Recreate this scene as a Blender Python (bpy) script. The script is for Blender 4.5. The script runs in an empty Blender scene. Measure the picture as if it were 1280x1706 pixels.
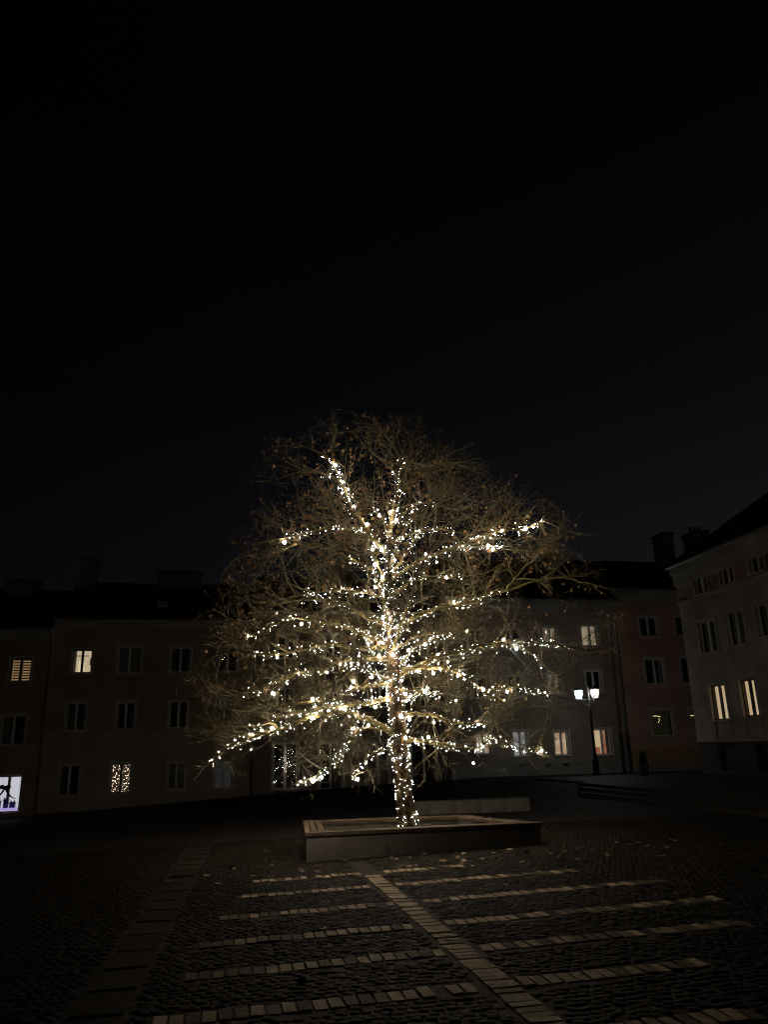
import bpy, bmesh, math, random
import numpy as np
from mathutils import Vector, Matrix

rnd = random.Random(7)
rng = np.random.default_rng(11)
SC = bpy.context.scene
COL = SC.collection

# ------------------------------------------------------------------ camera, sky, exposure
PITCH, ROLL, EYE, TURN = math.radians(17.2), math.radians(1.4), 1.6, math.radians(11.3)
FPX = 1282.0
fwd = np.array([0, math.cos(PITCH), math.sin(PITCH)])
up0 = np.array([0, -math.sin(PITCH), math.cos(PITCH)])
rt0 = np.array([1.0, 0, 0])
CR = math.cos(ROLL) * rt0 - math.sin(ROLL) * up0
CU = math.sin(ROLL) * rt0 + math.cos(ROLL) * up0
CAM = np.array([0, 0, EYE])
cam_d = bpy.data.cameras.new('camera')
cam_d.sensor_fit = 'VERTICAL'
cam_d.sensor_height = 24.0
cam_d.lens = 24.0 * FPX / 1706.0
cam_d.clip_start = 0.05
cam_d.clip_end = 2000.0
cam = bpy.data.objects.new('camera', cam_d)
COL.objects.link(cam)
m = Matrix.Identity(4)
for i in range(3):
    m[i][0], m[i][1], m[i][2], m[i][3] = CR[i], CU[i], -fwd[i], CAM[i]
cam.matrix_world = m
SC.camera = cam

world = bpy.data.worlds.new('World')
SC.world = world
world.use_nodes = True
wn = world.node_tree
wn.nodes.clear()
w_out = wn.nodes.new('ShaderNodeOutputWorld')
w_bg = wn.nodes.new('ShaderNodeBackground')
w_tc = wn.nodes.new('ShaderNodeTexCoord')
w_sep = wn.nodes.new('ShaderNodeSeparateXYZ')
w_ramp = wn.nodes.new('ShaderNodeValToRGB')
wn.links.new(w_tc.outputs['Generated'], w_sep.inputs[0])
wn.links.new(w_sep.outputs['Z'], w_ramp.inputs[0])
w_dot = wn.nodes.new('ShaderNodeVectorMath')
w_dot.operation = 'DOT_PRODUCT'
w_dot.inputs[1].default_value = (0.93, 0.36, 0.0)      # the town's glow lies beyond the right hand houses
w_mr = wn.nodes.new('ShaderNodeMapRange')
w_mr.inputs[1].default_value, w_mr.inputs[2].default_value = -0.25, 0.75
w_mr.inputs[3].default_value, w_mr.inputs[4].default_value = 0.42, 2.0
w_mul = wn.nodes.new('ShaderNodeVectorMath')
w_mul.operation = 'SCALE'
wn.links.new(w_tc.outputs['Generated'], w_dot.inputs[0])
wn.links.new(w_dot.outputs['Value'], w_mr.inputs[0])
wn.links.new(w_ramp.outputs[0], w_mul.inputs[0])
wn.links.new(w_mr.outputs[0], w_mul.inputs['Scale'])
wn.links.new(w_mul.outputs[0], w_bg.inputs[0])
wn.links.new(w_bg.outputs[0], w_out.inputs[0])
els = w_ramp.color_ramp.elements
els[0].position, els[0].color = 0.0, (0.0036, 0.0036, 0.0042, 1)
els[1].position, els[1].color = 1.0, (0.0003, 0.0003, 0.00036, 1)
for pos, c in ((0.2, (0.0034, 0.0034, 0.0041, 1)), (0.42, (0.0014, 0.0015, 0.0019, 1)), (0.68, (0.0005, 0.0005, 0.0006, 1))):
    e = els.new(pos)
    e.color = c
w_bg.inputs[1].default_value = 1.0

SC.view_settings.view_transform = 'Standard'
SC.view_settings.look = 'None'
SC.view_settings.gamma = 1.0
SC.view_settings.exposure = 0.0
SC.view_settings.use_curve_mapping = False
SC.render.engine = 'CYCLES'
CY = SC.cycles
CY.use_denoising = True
CY.use_light_tree = True
try:
    CY.denoiser = 'OPENIMAGEDENOISE'
    CY.denoising_input_passes = 'RGB_ALBEDO_NORMAL'
    CY.denoising_prefilter = 'NONE'
except Exception:
    pass
CY.max_bounces = 5
CY.diffuse_bounces = 2
CY.glossy_bounces = 3
CY.transparent_max_bounces = 12
CY.caustics_reflective = False
CY.caustics_refractive = False
CY.sample_clamp_indirect = 2.0
CY.filter_width = 1.2

# ------------------------------------------------------------------ frames of reference
# the square's own axes: w runs along the back row of houses, u runs away from the viewer
WA = np.array([math.cos(TURN), math.sin(TURN), 0])
UA = np.array([-math.sin(TURN), math.cos(TURN), 0])
ZA = np.array([0, 0, 1.0])


def P(w, u, z):
    return w * WA + u * UA + z * ZA


def ray(x, y):
    return fwd * FPX + (x - 640) * CR + (853 - y) * CU


def on_u(x, y, u):
    d = ray(x, y)
    q = CAM + d * ((u - CAM @ UA) / (d @ UA))
    return q @ WA, q @ UA, q[2]


def on_w(x, y, w):
    d = ray(x, y)
    q = CAM + d * (w / (d @ WA))
    return q @ WA, q @ UA, q[2]


def project(p):
    q = np.asarray(p) - CAM
    k = FPX / (q @ fwd)
    return 640 + k * (q @ CR), 853 - k * (q @ CU)


def smooth(a, b, x):
    t = np.clip((np.asarray(x, float) - a) / (b - a), 0, 1)
    return t * t * (3 - 2 * t)


def gz(w, u):
    w = np.asarray(w, float)
    return 0.02 * np.clip(w, -30, 5) - 0.78 * smooth(16, 40, u) * np.clip((14 - w) / 22, 0, 1.2) + 0.27 * smooth(8.5, 12.3, w) * smooth(23.5, 27, u) * (1 - smooth(31, 41, u))


# ------------------------------------------------------------------ mesh helpers
class MB:
    """collects polygons in world space (or in a local frame) for one mesh"""

    def __init__(self):
        self.v, self.f = [], []

    def poly(self, pts):
        i = len(self.v)
        self.v.extend([tuple(map(float, p)) for p in pts])
        self.f.append(tuple(range(i, i + len(pts))))

    def hexa(self, c):
        i = len(self.v)
        self.v.extend([tuple(map(float, p)) for p in c])
        for q in ((0, 3, 2, 1), (4, 5, 6, 7), (0, 1, 5, 4), (1, 2, 6, 5), (2, 3, 7, 6), (3, 0, 4, 7)):
            self.f.append(tuple(i + k for k in q))

    def box(self, fr, a0, a1, b0, b1, c0, c1):
        """fr(a, b, c) -> world point"""
        self.hexa([fr(a0, b0, c0), fr(a1, b0, c0), fr(a1, b1, c0), fr(a0, b1, c0),
                   fr(a0, b0, c1), fr(a1, b0, c1), fr(a1, b1, c1), fr(a0, b1, c1)])

    def tube(self, pts, radii, n=8, cap=True):
        pts = [np.asarray(p, float) for p in pts]
        base = len(self.v)
        for i, p in enumerate(pts):
            t = pts[min(i + 1, len(pts) - 1)] - pts[max(i - 1, 0)]
            t = t / (np.linalg.norm(t) + 1e-9)
            a = np.cross(t, [0.31, 0.9, 0.29] if abs(t[1]) < 0.9 else [1, 0, 0])
            a /= np.linalg.norm(a)
            b = np.cross(t, a)
            for k in range(n):
                g = 2 * math.pi * k / n
                self.v.append(tuple(p + radii[i] * (math.cos(g) * a + math.sin(g) * b)))
        for i in range(len(pts) - 1):
            for k in range(n):
                k2 = (k + 1) % n
                self.f.append((base + i * n + k, base + i * n + k2, base + (i + 1) * n + k2, base + (i + 1) * n + k))
        if cap:
            self.f.append(tuple(base + k for k in reversed(range(n))))
            self.f.append(tuple(base + (len(pts) - 1) * n + k for k in range(n)))

    def mesh(self, name):
        me = bpy.data.meshes.new(name)
        me.from_pydata(self.v, [], self.f)
        me.validate()
        me.update()
        return me

    def build(self, name, mat, parent=None, loc=None, smooth_shade=False, fix=True):
        """link as ONE mesh object; with loc the vertices are world-space and the origin moves to loc"""
        me = self.mesh(name)
        if fix:
            bm = bmesh.new()
            bm.from_mesh(me)
            bmesh.ops.recalc_face_normals(bm, faces=bm.faces)
            bm.to_mesh(me)
            bm.free()
        return link(name, me, mat, parent, loc, smooth_shade)


def wloc(o):
    p = np.array(o.location)
    q = o.parent
    while q is not None:
        p = p + np.array(q.location)
        q = q.parent
    return p


def link(name, me, mat, parent=None, loc=None, smooth_shade=False, world_space=True):
    """all parents are unrotated, so a child's location is its world offset from its parent"""
    if mat is not None and not me.materials:
        me.materials.append(mat)
    if smooth_shade:
        me.polygons.foreach_set('use_smooth', [True] * len(me.polygons))
    o = bpy.data.objects.new(name, me)
    COL.objects.link(o)
    if world_space:
        if loc is None:
            n = len(me.vertices)
            co = np.empty(n * 3, np.float32)
            me.vertices.foreach_get('co', co)
            co = co.reshape(-1, 3)
            loc = (co.min(0) + co.max(0)) / 2
            loc[2] = co[:, 2].min()
        loc = np.asarray(loc, float)
        me.transform(Matrix.Translation(Vector(-loc)))
        me.update()
    else:
        loc = np.asarray(loc, float)
    off = loc - (wloc(parent) if parent is not None else 0)
    if parent is not None:
        o.parent = parent
    o.location = Vector([float(x) for x in off])
    return o


def empty(name, loc):
    o = bpy.data.objects.new(name, None)
    o.empty_display_size = 0.2
    COL.objects.link(o)
    o.location = Vector([float(x) for x in loc])
    return o


def tag(o, label=None, cat=None, group=None, kind=None):
    if label:
        o['label'] = label
    if cat:
        o['category'] = cat
    if group:
        o['group'] = group
    if kind:
        o['kind'] = kind
    return o


def np_mesh(name, V, Fq):
    """V (n,3), Fq (m,k) -> mesh, quickly"""
    me = bpy.data.meshes.new(name)
    V = np.ascontiguousarray(V, np.float32)
    Fq = np.ascontiguousarray(Fq, np.int32)
    mm, k = Fq.shape
    me.vertices.add(len(V))
    me.vertices.foreach_set('co', V.ravel())
    me.loops.add(mm * k)
    me.loops.foreach_set('vertex_index', Fq.ravel())
    me.polygons.add(mm)
    me.polygons.foreach_set('loop_start', np.arange(0, mm * k, k, dtype=np.int32))
    me.update(calc_edges=True)
    me.validate()
    return me


# ------------------------------------------------------------------ materials
def mat(name, col, rough=0.8, col2=None, scale=4.0, bump=0.0, bscale=40.0, spec=0.3, island=0.0, metallic=0.0,
        col3=None, stain=0.0, stain_scale=0.6):
    M = bpy.data.materials.new(name)
    M.use_nodes = True
    nt = M.node_tree
    N, L = nt.nodes, nt.links
    b = N['Principled BSDF']
    b.inputs['Roughness'].default_value = rough
    b.inputs['Metallic'].default_value = metallic
    b.inputs['Specular IOR Level'].default_value = spec
    b.inputs['Base Color'].default_value = (*col, 1)
    tc = N.new('ShaderNodeTexCoord')
    src = None
    if col2 is not None:
        nz = N.new('ShaderNodeTexNoise')
        nz.inputs['Scale'].default_value = scale
        nz.inputs['Detail'].default_value = 6
        nz.inputs['Roughness'].default_value = 0.65
        L.new(tc.outputs['Object'], nz.inputs['Vector'])
        rp = N.new('ShaderNodeValToRGB')
        e = rp.color_ramp.elements
        e[0].position, e[0].color = 0.35, (*col, 1)
        e[1].position, e[1].color = 0.65, (*col2, 1)
        if col3 is not None:
            q = e.new(0.52)
            q.color = (*col3, 1)
        L.new(nz.outputs['Fac'], rp.inputs[0])
        src = rp.outputs[0]
    if stain:
        ns = N.new('ShaderNodeTexNoise')
        ns.inputs['Scale'].default_value = stain_scale
        ns.inputs['Detail'].default_value = 8
        L.new(tc.outputs['Object'], ns.inputs['Vector'])
        mr = N.new('ShaderNodeMapRange')
        mr.inputs[1].default_value, mr.inputs[2].default_value = 0.35, 0.7
        mr.inputs[3].default_value, mr.inputs[4].default_value = 1.0, 1.0 - stain
        L.new(ns.outputs['Fac'], mr.inputs[0])
        mx = N.new('ShaderNodeVectorMath')
        mx.operation = 'SCALE'
        if src is not None:
            L.new(src, mx.inputs[0])
        else:
            mx.inputs[0].default_value = col
        L.new(mr.outputs[0], mx.inputs['Scale'])
        src = mx.outputs[0]
    if island:
        ge = N.new('ShaderNodeNewGeometry')
        oi = N.new('ShaderNodeObjectInfo')
        ad = N.new('ShaderNodeMath')
        ad.operation = 'ADD'
        L.new(ge.outputs['Random Per Island'], ad.inputs[0])
        L.new(oi.outputs['Random'], ad.inputs[1])
        fr = N.new('ShaderNodeMath')
        fr.operation = 'FRACT'
        L.new(ad.outputs[0], fr.inputs[0])
        mr = N.new('ShaderNodeMapRange')
        mr.inputs[3].default_value, mr.inputs[4].default_value = 1 - island, 1 + island
        L.new(fr.outputs[0], mr.inputs[0])
        mx = N.new('ShaderNodeVectorMath')
        mx.operation = 'SCALE'
        if src is not None:
            L.new(src, mx.inputs[0])
        else:
            mx.inputs[0].default_value = col
        L.new(mr.outputs[0], mx.inputs['Scale'])
        src = mx.outputs[0]
    if src is not None:
        L.new(src, b.inputs['Base Color'])
    if bump:
        nb = N.new('ShaderNodeTexNoise')
        nb.inputs['Scale'].default_value = bscale
        nb.inputs['Detail'].default_value = 5
        L.new(tc.outputs['Object'], nb.inputs['Vector'])
        bp = N.new('ShaderNodeBump')
        bp.inputs['Strength'].default_value = bump
        bp.inputs['Distance'].default_value = 0.02
        L.new(nb.outputs['Fac'], bp.inputs['Height'])
        L.new(bp.outputs[0], b.inputs['Normal'])
    return M


def ramp_island(name, cols, rough=0.7):
    """each loose piece takes its own colour from the list"""
    M = bpy.data.materials.new(name)
    M.use_nodes = True
    N, L = M.node_tree.nodes, M.node_tree.links
    b = N['Principled BSDF']
    b.inputs['Roughness'].default_value = rough
    b.inputs['Specular IOR Level'].default_value = 0.25
    ge = N.new('ShaderNodeNewGeometry')
    oi = N.new('ShaderNodeObjectInfo')
    ad = N.new('ShaderNodeMath')
    L.new(ge.outputs['Random Per Island'], ad.inputs[0])
    L.new(oi.outputs['Random'], ad.inputs[1])
    fr = N.new('ShaderNodeMath')
    fr.operation = 'FRACT'
    L.new(ad.outputs[0], fr.inputs[0])
    rp = N.new('ShaderNodeValToRGB')
    e = rp.color_ramp.elements
    e[0].position, e[0].color = 0, (*cols[0], 1)
    e[1].position, e[1].color = 1, (*cols[-1], 1)
    for i, c in enumerate(cols[1:-1]):
        q = e.new((i + 1) / (len(cols) - 1))
        q.color = (*c, 1)
    L.new(fr.outputs[0], rp.inputs[0])
    L.new(rp.outputs[0], b.inputs['Base Color'])
    return M


def emit(name, col, strength, col2=None, scale=3.0, stretch=(1, 1, 1), lo=0.4, hi=0.6, sample=True):
    M = bpy.data.materials.new(name)
    M.use_nodes = True
    N, L = M.node_tree.nodes, M.node_tree.links
    N.clear()
    o = N.new('ShaderNodeOutputMaterial')
    e = N.new('ShaderNodeEmission')
    e.inputs[0].default_value = (*col, 1)
    e.inputs[1].default_value = strength
    L.new(e.outputs[0], o.inputs[0])
    if col2 is not None:
        tc = N.new('ShaderNodeTexCoord')
        mp = N.new('ShaderNodeMapping')
        mp.inputs['Scale'].default_value = stretch
        nz = N.new('ShaderNodeTexNoise')
        nz.inputs['Scale'].default_value = scale
        nz.inputs['Detail'].default_value = 3
        rp = N.new('ShaderNodeValToRGB')
        rp.color_ramp.elements[0].position, rp.color_ramp.elements[0].color = lo, (*col, 1)
        rp.color_ramp.elements[1].position, rp.color_ramp.elements[1].color = hi, (*col2, 1)
        L.new(tc.outputs['Object'], mp.inputs[0])
        L.new(mp.outputs[0], nz.inputs['Vector'])
        L.new(nz.outputs['Fac'], rp.inputs[0])
        L.new(rp.outputs[0], e.inputs[0])
    if not sample:
        M.cycles.emission_sampling = 'NONE'
    return M


def glass_mat(name):
    M = bpy.data.materials.new(name)
    M.use_nodes = True
    N, L = M.node_tree.nodes, M.node_tree.links
    N.clear()
    o = N.new('ShaderNodeOutputMaterial')
    mx = N.new('ShaderNodeMixShader')
    t = N.new('ShaderNodeBsdfTransparent')
    t.inputs[0].default_value = (0.9, 0.93, 0.92, 1)
    g = N.new('ShaderNodeBsdfGlossy')
    g.inputs['Roughness'].default_value = 0.0
    f = N.new('ShaderNodeFresnel')
    f.inputs[0].default_value = 1.75
    ge = N.new('ShaderNodeNewGeometry')
    bf = N.new('ShaderNodeMath')
    bf.operation = 'SUBTRACT'
    bf.use_clamp = True
    L.new(f.outputs[0], bf.inputs[0])
    L.new(ge.outputs['Backfacing'], bf.inputs[1])
    L.new(bf.outputs[0], mx.inputs[0])
    L.new(t.outputs[0], mx.inputs[1])
    L.new(g.outputs[0], mx.inputs[2])
    L.new(mx.outputs[0], o.inputs[0])
    return M


M = {}
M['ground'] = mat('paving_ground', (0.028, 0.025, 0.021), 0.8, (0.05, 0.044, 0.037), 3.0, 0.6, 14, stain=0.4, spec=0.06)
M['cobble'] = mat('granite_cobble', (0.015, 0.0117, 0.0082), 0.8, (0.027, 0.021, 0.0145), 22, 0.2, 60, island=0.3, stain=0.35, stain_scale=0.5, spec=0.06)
M['block'] = mat('paving_block', (0.3, 0.235, 0.15), 0.75, (0.43, 0.345, 0.225), 18, 0.3, 70, island=0.3, spec=0.08)
M['block_dark'] = mat('dirty_dimmed_paving_block', (0.1, 0.078, 0.052), 0.8, (0.17, 0.132, 0.088), 18, 0.3, 70, island=0.35, spec=0.06)  # dirt tone that also paints the light's fall-off along the rows
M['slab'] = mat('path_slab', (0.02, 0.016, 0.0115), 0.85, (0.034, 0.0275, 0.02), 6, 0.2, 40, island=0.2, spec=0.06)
M['step'] = mat('step_stone', (0.025, 0.023, 0.02), 0.7, (0.045, 0.042, 0.038), 5, 0.2, 30, spec=0.06)
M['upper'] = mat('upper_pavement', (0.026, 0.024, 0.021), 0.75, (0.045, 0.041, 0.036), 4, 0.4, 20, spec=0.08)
M['concrete'] = mat('planter_concrete', (0.17, 0.155, 0.128), 0.85, (0.29, 0.265, 0.222), 3.5, 0.35, 45, stain=0.5, stain_scale=1.6)
M['ledge'] = mat('ledge_stone', (0.1, 0.092, 0.08), 0.85, (0.17, 0.157, 0.137), 3.5, 0.35, 45, stain=0.5, stain_scale=1.6)
M['wood'] = mat('weathered_wood', (0.075, 0.053, 0.034), 0.8, (0.13, 0.094, 0.062), 5, 0.3, 60, island=0.2)
M['soil'] = mat('soil', (0.028, 0.02, 0.013), 0.95, (0.07, 0.05, 0.03), 14, 0.9, 30)
M['bark'] = mat('plane_bark', (0.07, 0.052, 0.027), 0.85, (0.27, 0.215, 0.1), 7, 0.6, 26, col3=(0.14, 0.118, 0.05), spec=0.1)
M['trunk_bark'] = mat('trunk_bark', (0.018, 0.013, 0.008), 0.9, (0.12, 0.078, 0.036), 6.5, 0.9, 18, col3=(0.035, 0.025, 0.014), spec=0.1)
M['twig'] = ramp_island('twig_bark', [(0.085, 0.073, 0.037), (0.17, 0.15, 0.08), (0.058, 0.045, 0.025), (0.125, 0.109, 0.056)])
M['leaf'] = ramp_island('dead_leaf', [(0.14, 0.07, 0.03), (0.26, 0.15, 0.06), (0.12, 0.055, 0.028), (0.3, 0.2, 0.09), (0.18, 0.08, 0.035)])
nt_ = M['leaf'].node_tree
b_ = nt_.nodes['Principled BSDF']
tr_ = nt_.nodes.new('ShaderNodeBsdfTranslucent')
mx_ = nt_.nodes.new('ShaderNodeMixShader')
mx_.inputs[0].default_value = 0.4
nt_.links.new(b_.inputs['Base Color'].links[0].from_socket, tr_.inputs[0])
nt_.links.new(b_.outputs[0], mx_.inputs[1])
nt_.links.new(tr_.outputs[0], mx_.inputs[2])
nt_.links.new(mx_.outputs[0], nt_.nodes['Material Output'].inputs[0])
M['fallen'] = ramp_island('fallen_leaf', [(0.16, 0.1, 0.05), (0.45, 0.34, 0.2), (0.07, 0.04, 0.02), (0.2, 0.13, 0.06)])
M['wire'] = mat('dark_wire', (0.02, 0.025, 0.018), 0.5)
M['iron'] = mat('black_iron', (0.018, 0.02, 0.02), 0.45, (0.03, 0.032, 0.032), 12, 0.2, 60, spec=0.5)
M['roof'] = mat('roof_tiles', (0.035, 0.022, 0.017), 0.85, (0.06, 0.036, 0.027), 6, 0.5, 30)
M['frame'] = mat('window_frame', (0.62, 0.6, 0.56), 0.55, (0.7, 0.68, 0.64), 8)
M['casing'] = mat('window_casing', (0.44, 0.41, 0.36), 0.8, (0.5, 0.47, 0.42), 5, 0.2, 40)
M['brown_frame'] = mat('brown_frame', (0.09, 0.07, 0.055), 0.55)
M['glass'] = glass_mat('window_glass')
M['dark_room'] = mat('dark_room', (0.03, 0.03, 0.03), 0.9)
M['net_curtain'] = mat('net_curtain', (0.24, 0.235, 0.22), 0.9, (0.34, 0.33, 0.31), 6, 0.5, 20)
M['zinc'] = mat('zinc_pipe', (0.3, 0.3, 0.3), 0.35, (0.4, 0.4, 0.4), 9, metallic=0.6)
M['chimney'] = mat('chimney_render', (0.2, 0.165, 0.13), 0.9, (0.28, 0.24, 0.19), 3, 0.4, 25, stain=0.4)


def plaster(name, c, c2, st=0.35):
    return mat(name, c, 0.9, c2, 1.3, 0.35, 30, stain=st, stain_scale=0.45, spec=0.2)


M['pl_a'] = plaster('plaster_grey_brown', (0.32, 0.26, 0.215), (0.37, 0.31, 0.265))
M['pl_b'] = plaster('plaster_ochre_brown', (0.35, 0.255, 0.175), (0.41, 0.305, 0.215))
M['pl_b2'] = plaster('plaster_sand', (0.42, 0.33, 0.25), (0.47, 0.385, 0.3))
M['pl_c'] = plaster('plaster_mauve', (0.2, 0.155, 0.14), (0.26, 0.2, 0.18))
M['pl_c2'] = plaster('plaster_mauve_grey', (0.24, 0.2, 0.185), (0.29, 0.25, 0.23))
M['pl_d'] = plaster('plaster_pink', (0.4, 0.285, 0.235), (0.46, 0.34, 0.285))
M['pl_d2'] = plaster('plaster_stone_grey', (0.28, 0.23, 0.185), (0.34, 0.285, 0.235))
M['pl_e'] = plaster('plaster_brick_red', (0.48, 0.27, 0.2), (0.54, 0.325, 0.25))
M['pl_e2'] = plaster('plaster_dark_red', (0.47, 0.285, 0.215), (0.52, 0.335, 0.26))
M['pl_e3'] = plaster('plaster_yellow', (0.36, 0.235, 0.115), (0.43, 0.29, 0.15))
M['pl_f'] = plaster('plaster_peeling_grey', (0.45, 0.395, 0.33), (0.62, 0.56, 0.475), 0.5)
M['pl_f2'] = plaster('plaster_rust', (0.36, 0.235, 0.185), (0.43, 0.29, 0.235))
M['plinth'] = plaster('plinth_stone', (0.1, 0.095, 0.088), (0.15, 0.142, 0.13))
M['plinth_light'] = plaster('plinth_light', (0.26, 0.245, 0.22), (0.32, 0.3, 0.275))
M['cornice'] = plaster('cornice_cream', (0.38, 0.36, 0.31), (0.46, 0.435, 0.38))

BULB = 200.0
WARM, COOL = (1.0, 0.87, 0.69), (0.66, 0.8, 1.0)
M['bulb'] = emit('warm_bulb', WARM, BULB)
_n, _l = M['bulb'].node_tree.nodes, M['bulb'].node_tree.links
_ge, _oi, _ad, _fr = _n.new('ShaderNodeNewGeometry'), _n.new('ShaderNodeObjectInfo'), _n.new('ShaderNodeMath'), _n.new('ShaderNodeMath')
_fr.operation = 'FRACT'
_l.new(_ge.outputs['Random Per Island'], _ad.inputs[0])
_l.new(_oi.outputs['Random'], _ad.inputs[1])
_l.new(_ad.outputs[0], _fr.inputs[0])
_rp, _mr = _n.new('ShaderNodeValToRGB'), _n.new('ShaderNodeMapRange')
_rp.color_ramp.elements[0].color = (1.0, 0.77, 0.51, 1)
_rp.color_ramp.elements[1].color = (1.0, 0.81, 0.66, 1)
_q = _rp.color_ramp.elements.new(0.6)
_q.color = (1.0, 0.84, 0.62, 1)
_mr.inputs[3].default_value, _mr.inputs[4].default_value = BULB * 0.25, BULB * 1.75
_em = [k for k in _n if k.type == 'EMISSION'][0]
_l.new(_fr.outputs[0], _rp.inputs[0])
_l.new(_fr.outputs[0], _mr.inputs[0])
_l.new(_rp.outputs[0], _em.inputs[0])
_l.new(_mr.outputs[0], _em.inputs[1])
M['bulb_cool'] = emit('cool_bulb', COOL, BULB * 0.8)
M['lit_cream'] = emit('lit_cream', (1.0, 0.72, 0.43), 0.62, (1.0, 0.8, 0.55), 1.6)
M['lit_door'] = emit('lit_door', (1.0, 0.8, 0.52), 0.85)
M['lit_peach'] = emit('lit_peach', (1.0, 0.66, 0.36), 0.62, (1.0, 0.74, 0.46), 2.0, (1, 1, 0.3))
M['lit_amber'] = emit('lit_amber', (1.0, 0.62, 0.3), 0.30, (0.9, 0.5, 0.24), 3)
M['lit_dim'] = emit('lit_dim', (1.0, 0.76, 0.52), 0.42, (0.5, 0.34, 0.22), 2.0, (1.0, 1.0, 0.25))
M['lit_faint'] = emit('lit_faint', (1.0, 0.72, 0.5), 0.24, (0.35, 0.22, 0.14), 3.0, (1.6, 1.6, 0.5))
M['lit_warm'] = emit('lit_warm', (1.0, 0.74, 0.5), 0.55, (0.7, 0.36, 0.2), 2.4, (1.2, 1.2, 0.8))
M['lit_white'] = emit('lit_white', (0.9, 0.84, 0.86), 0.36, (0.6, 0.55, 0.58), 2.5)
M['lit_grey'] = emit('lit_grey', (0.8, 0.75, 0.75), 0.03, (0.5, 0.47, 0.47), 3.0)
M['lit_display'] = emit('lit_display', (0.9, 0.86, 0.96), 0.82, (0.72, 0.68, 0.8), 3.0, (6, 6, 0.05))
M['lit_lilac'] = emit('lit_lilac', (0.62, 0.45, 0.95), 0.8)
M['lit_brown'] = emit('lit_brown', (0.9, 0.52, 0.34), 0.055, (0.6, 0.33, 0.2), 4)
M['lit_olive'] = emit('lit_olive', (0.6, 0.54, 0.26), 0.014, (0.4, 0.36, 0.12), 2.0, (3, 3, 0.2))
M['lit_red'] = emit('lit_red', (0.95, 0.24, 0.13), 0.32, (0.9, 0.5, 0.3), 3.0)
M['red_cloth'] = mat('red_cloth', (0.16, 0.012, 0.025), 0.7)
M['purple'] = mat('purple_card', (0.1, 0.05, 0.22), 0.6)
M['picture'] = mat('picture_print', (0.12, 0.06, 0.05), 0.6, (0.3, 0.18, 0.12), 12)
M['topiary'] = mat('topiary_green', (0.015, 0.025, 0.01), 0.8, (0.03, 0.045, 0.018), 20, 0.8, 40)
M['pot'] = mat('plant_pot', (0.03, 0.03, 0.03), 0.6)

# ------------------------------------------------------------------ ground, paving, steps
ws = np.concatenate([np.linspace(-160, -26, 12), np.linspace(-24, 26, 60), np.linspace(28, 160, 12)])
us = np.concatenate([np.linspace(-60, 0, 8), np.linspace(1, 46, 60), np.linspace(50, 900, 16)])
Wg, Ug = np.meshgrid(ws, us)
Zg = gz(Wg, Ug) - 0.0065
V = Wg[..., None] * WA + Ug[..., None] * UA + Zg[..., None] * ZA
V = V.reshape(-1, 3)
nw = len(ws)
ii, jj = np.meshgrid(np.arange(nw - 1), np.arange(len(us) - 1))
a = (jj * nw + ii).ravel()
gme = np_mesh('ground', V, np.stack([a, a + 1, a + nw + 1, a + nw], 1))
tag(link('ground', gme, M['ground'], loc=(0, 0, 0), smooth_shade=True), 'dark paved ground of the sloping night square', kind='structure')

STRIPS = [4.74, 5.78, 6.77, 7.77, 8.9, 10.05, 11.1]
DIAG_W, BW = 1.90, 0.108            # the long strip of blocks, half width
SLAB = lambda u: -1.2 + 0.035 * u   # left edge of the slab path


def cobble_field():
    pitch = 0.082
    rows = np.arange(4.2, 16.2, pitch)
    cols = np.arange(-5.0, 10.6, pitch)
    u, w = np.meshgrid(rows, cols, indexing='ij')
    w = w + (np.arange(len(rows)) % 2)[:, None] * pitch / 2 + rng.normal(0, 0.009, w.shape)
    u = u + 0.035 * np.sin(w * 2.1) + rng.normal(0, 0.008, u.shape)
    w, u = w.ravel(), u.ravel()
    keep = np.abs(w - DIAG_W) > BW + 0.045
    for s in STRIPS:
        keep &= ~((np.abs(u - s) < BW + 0.045) & (w > (-0.6, -0.4, -0.25, -0.2, 0.0, 0.2, 0.4)[STRIPS.index(s)] - 0.05) & (w < (3.1, 3.5, 4.5, 4.9, 5.0, 4.4, 3.2)[STRIPS.index(s)] + 0.02))
    keep &= ~((w - SLAB(u) > -0.05) & (w - SLAB(u) < 0.42))
    keep &= ~((w > 1.1) & (w < 5.1) & (u > 12.55) & (u < 15))
    w, u = w[keep], u[keep]
    n = len(w)
    hw = 0.0385 * rng.uniform(0.88, 1.06, n)
    hu = 0.0385 * rng.uniform(0.88, 1.06, n)
    h = rng.normal(0, 0.0025, n)
    ang = rng.normal(0, 0.09, n)
    zt = gz(w, u) + h
    Vs = []
    for (sw, su, k, dz) in ((-1, -1, 1, -0.009), (1, -1, 1, -0.009), (1, 1, 1, -0.009), (-1, 1, 1, -0.009),
                            (-1, -1, .82, 0), (1, -1, .82, 0), (1, 1, .82, 0), (-1, 1, .82, 0)):
        dw, du = sw * hw * k, su * hu * k
        x = w + dw * np.cos(ang) - du * np.sin(ang)
        y = u + dw * np.sin(ang) + du * np.cos(ang)
        z = zt + dz + rng.normal(0, 0.002, n)
        Vs.append(x[:, None] * WA + y[:, None] * UA + z[:, None] * ZA)
    Vv = np.stack(Vs, 1).reshape(-1, 3)
    base = np.arange(n)[:, None] * 8
    quads = np.array([[4, 5, 6, 7], [0, 1, 5, 4], [1, 2, 6, 5], [2, 3, 7, 6], [3, 0, 4, 7]])
    Fq = (base[:, None, :] + quads[None]).reshape(-1, 4)
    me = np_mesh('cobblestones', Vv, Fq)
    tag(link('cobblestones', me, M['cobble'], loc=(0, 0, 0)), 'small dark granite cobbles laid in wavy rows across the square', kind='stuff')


cobble_field()


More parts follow.
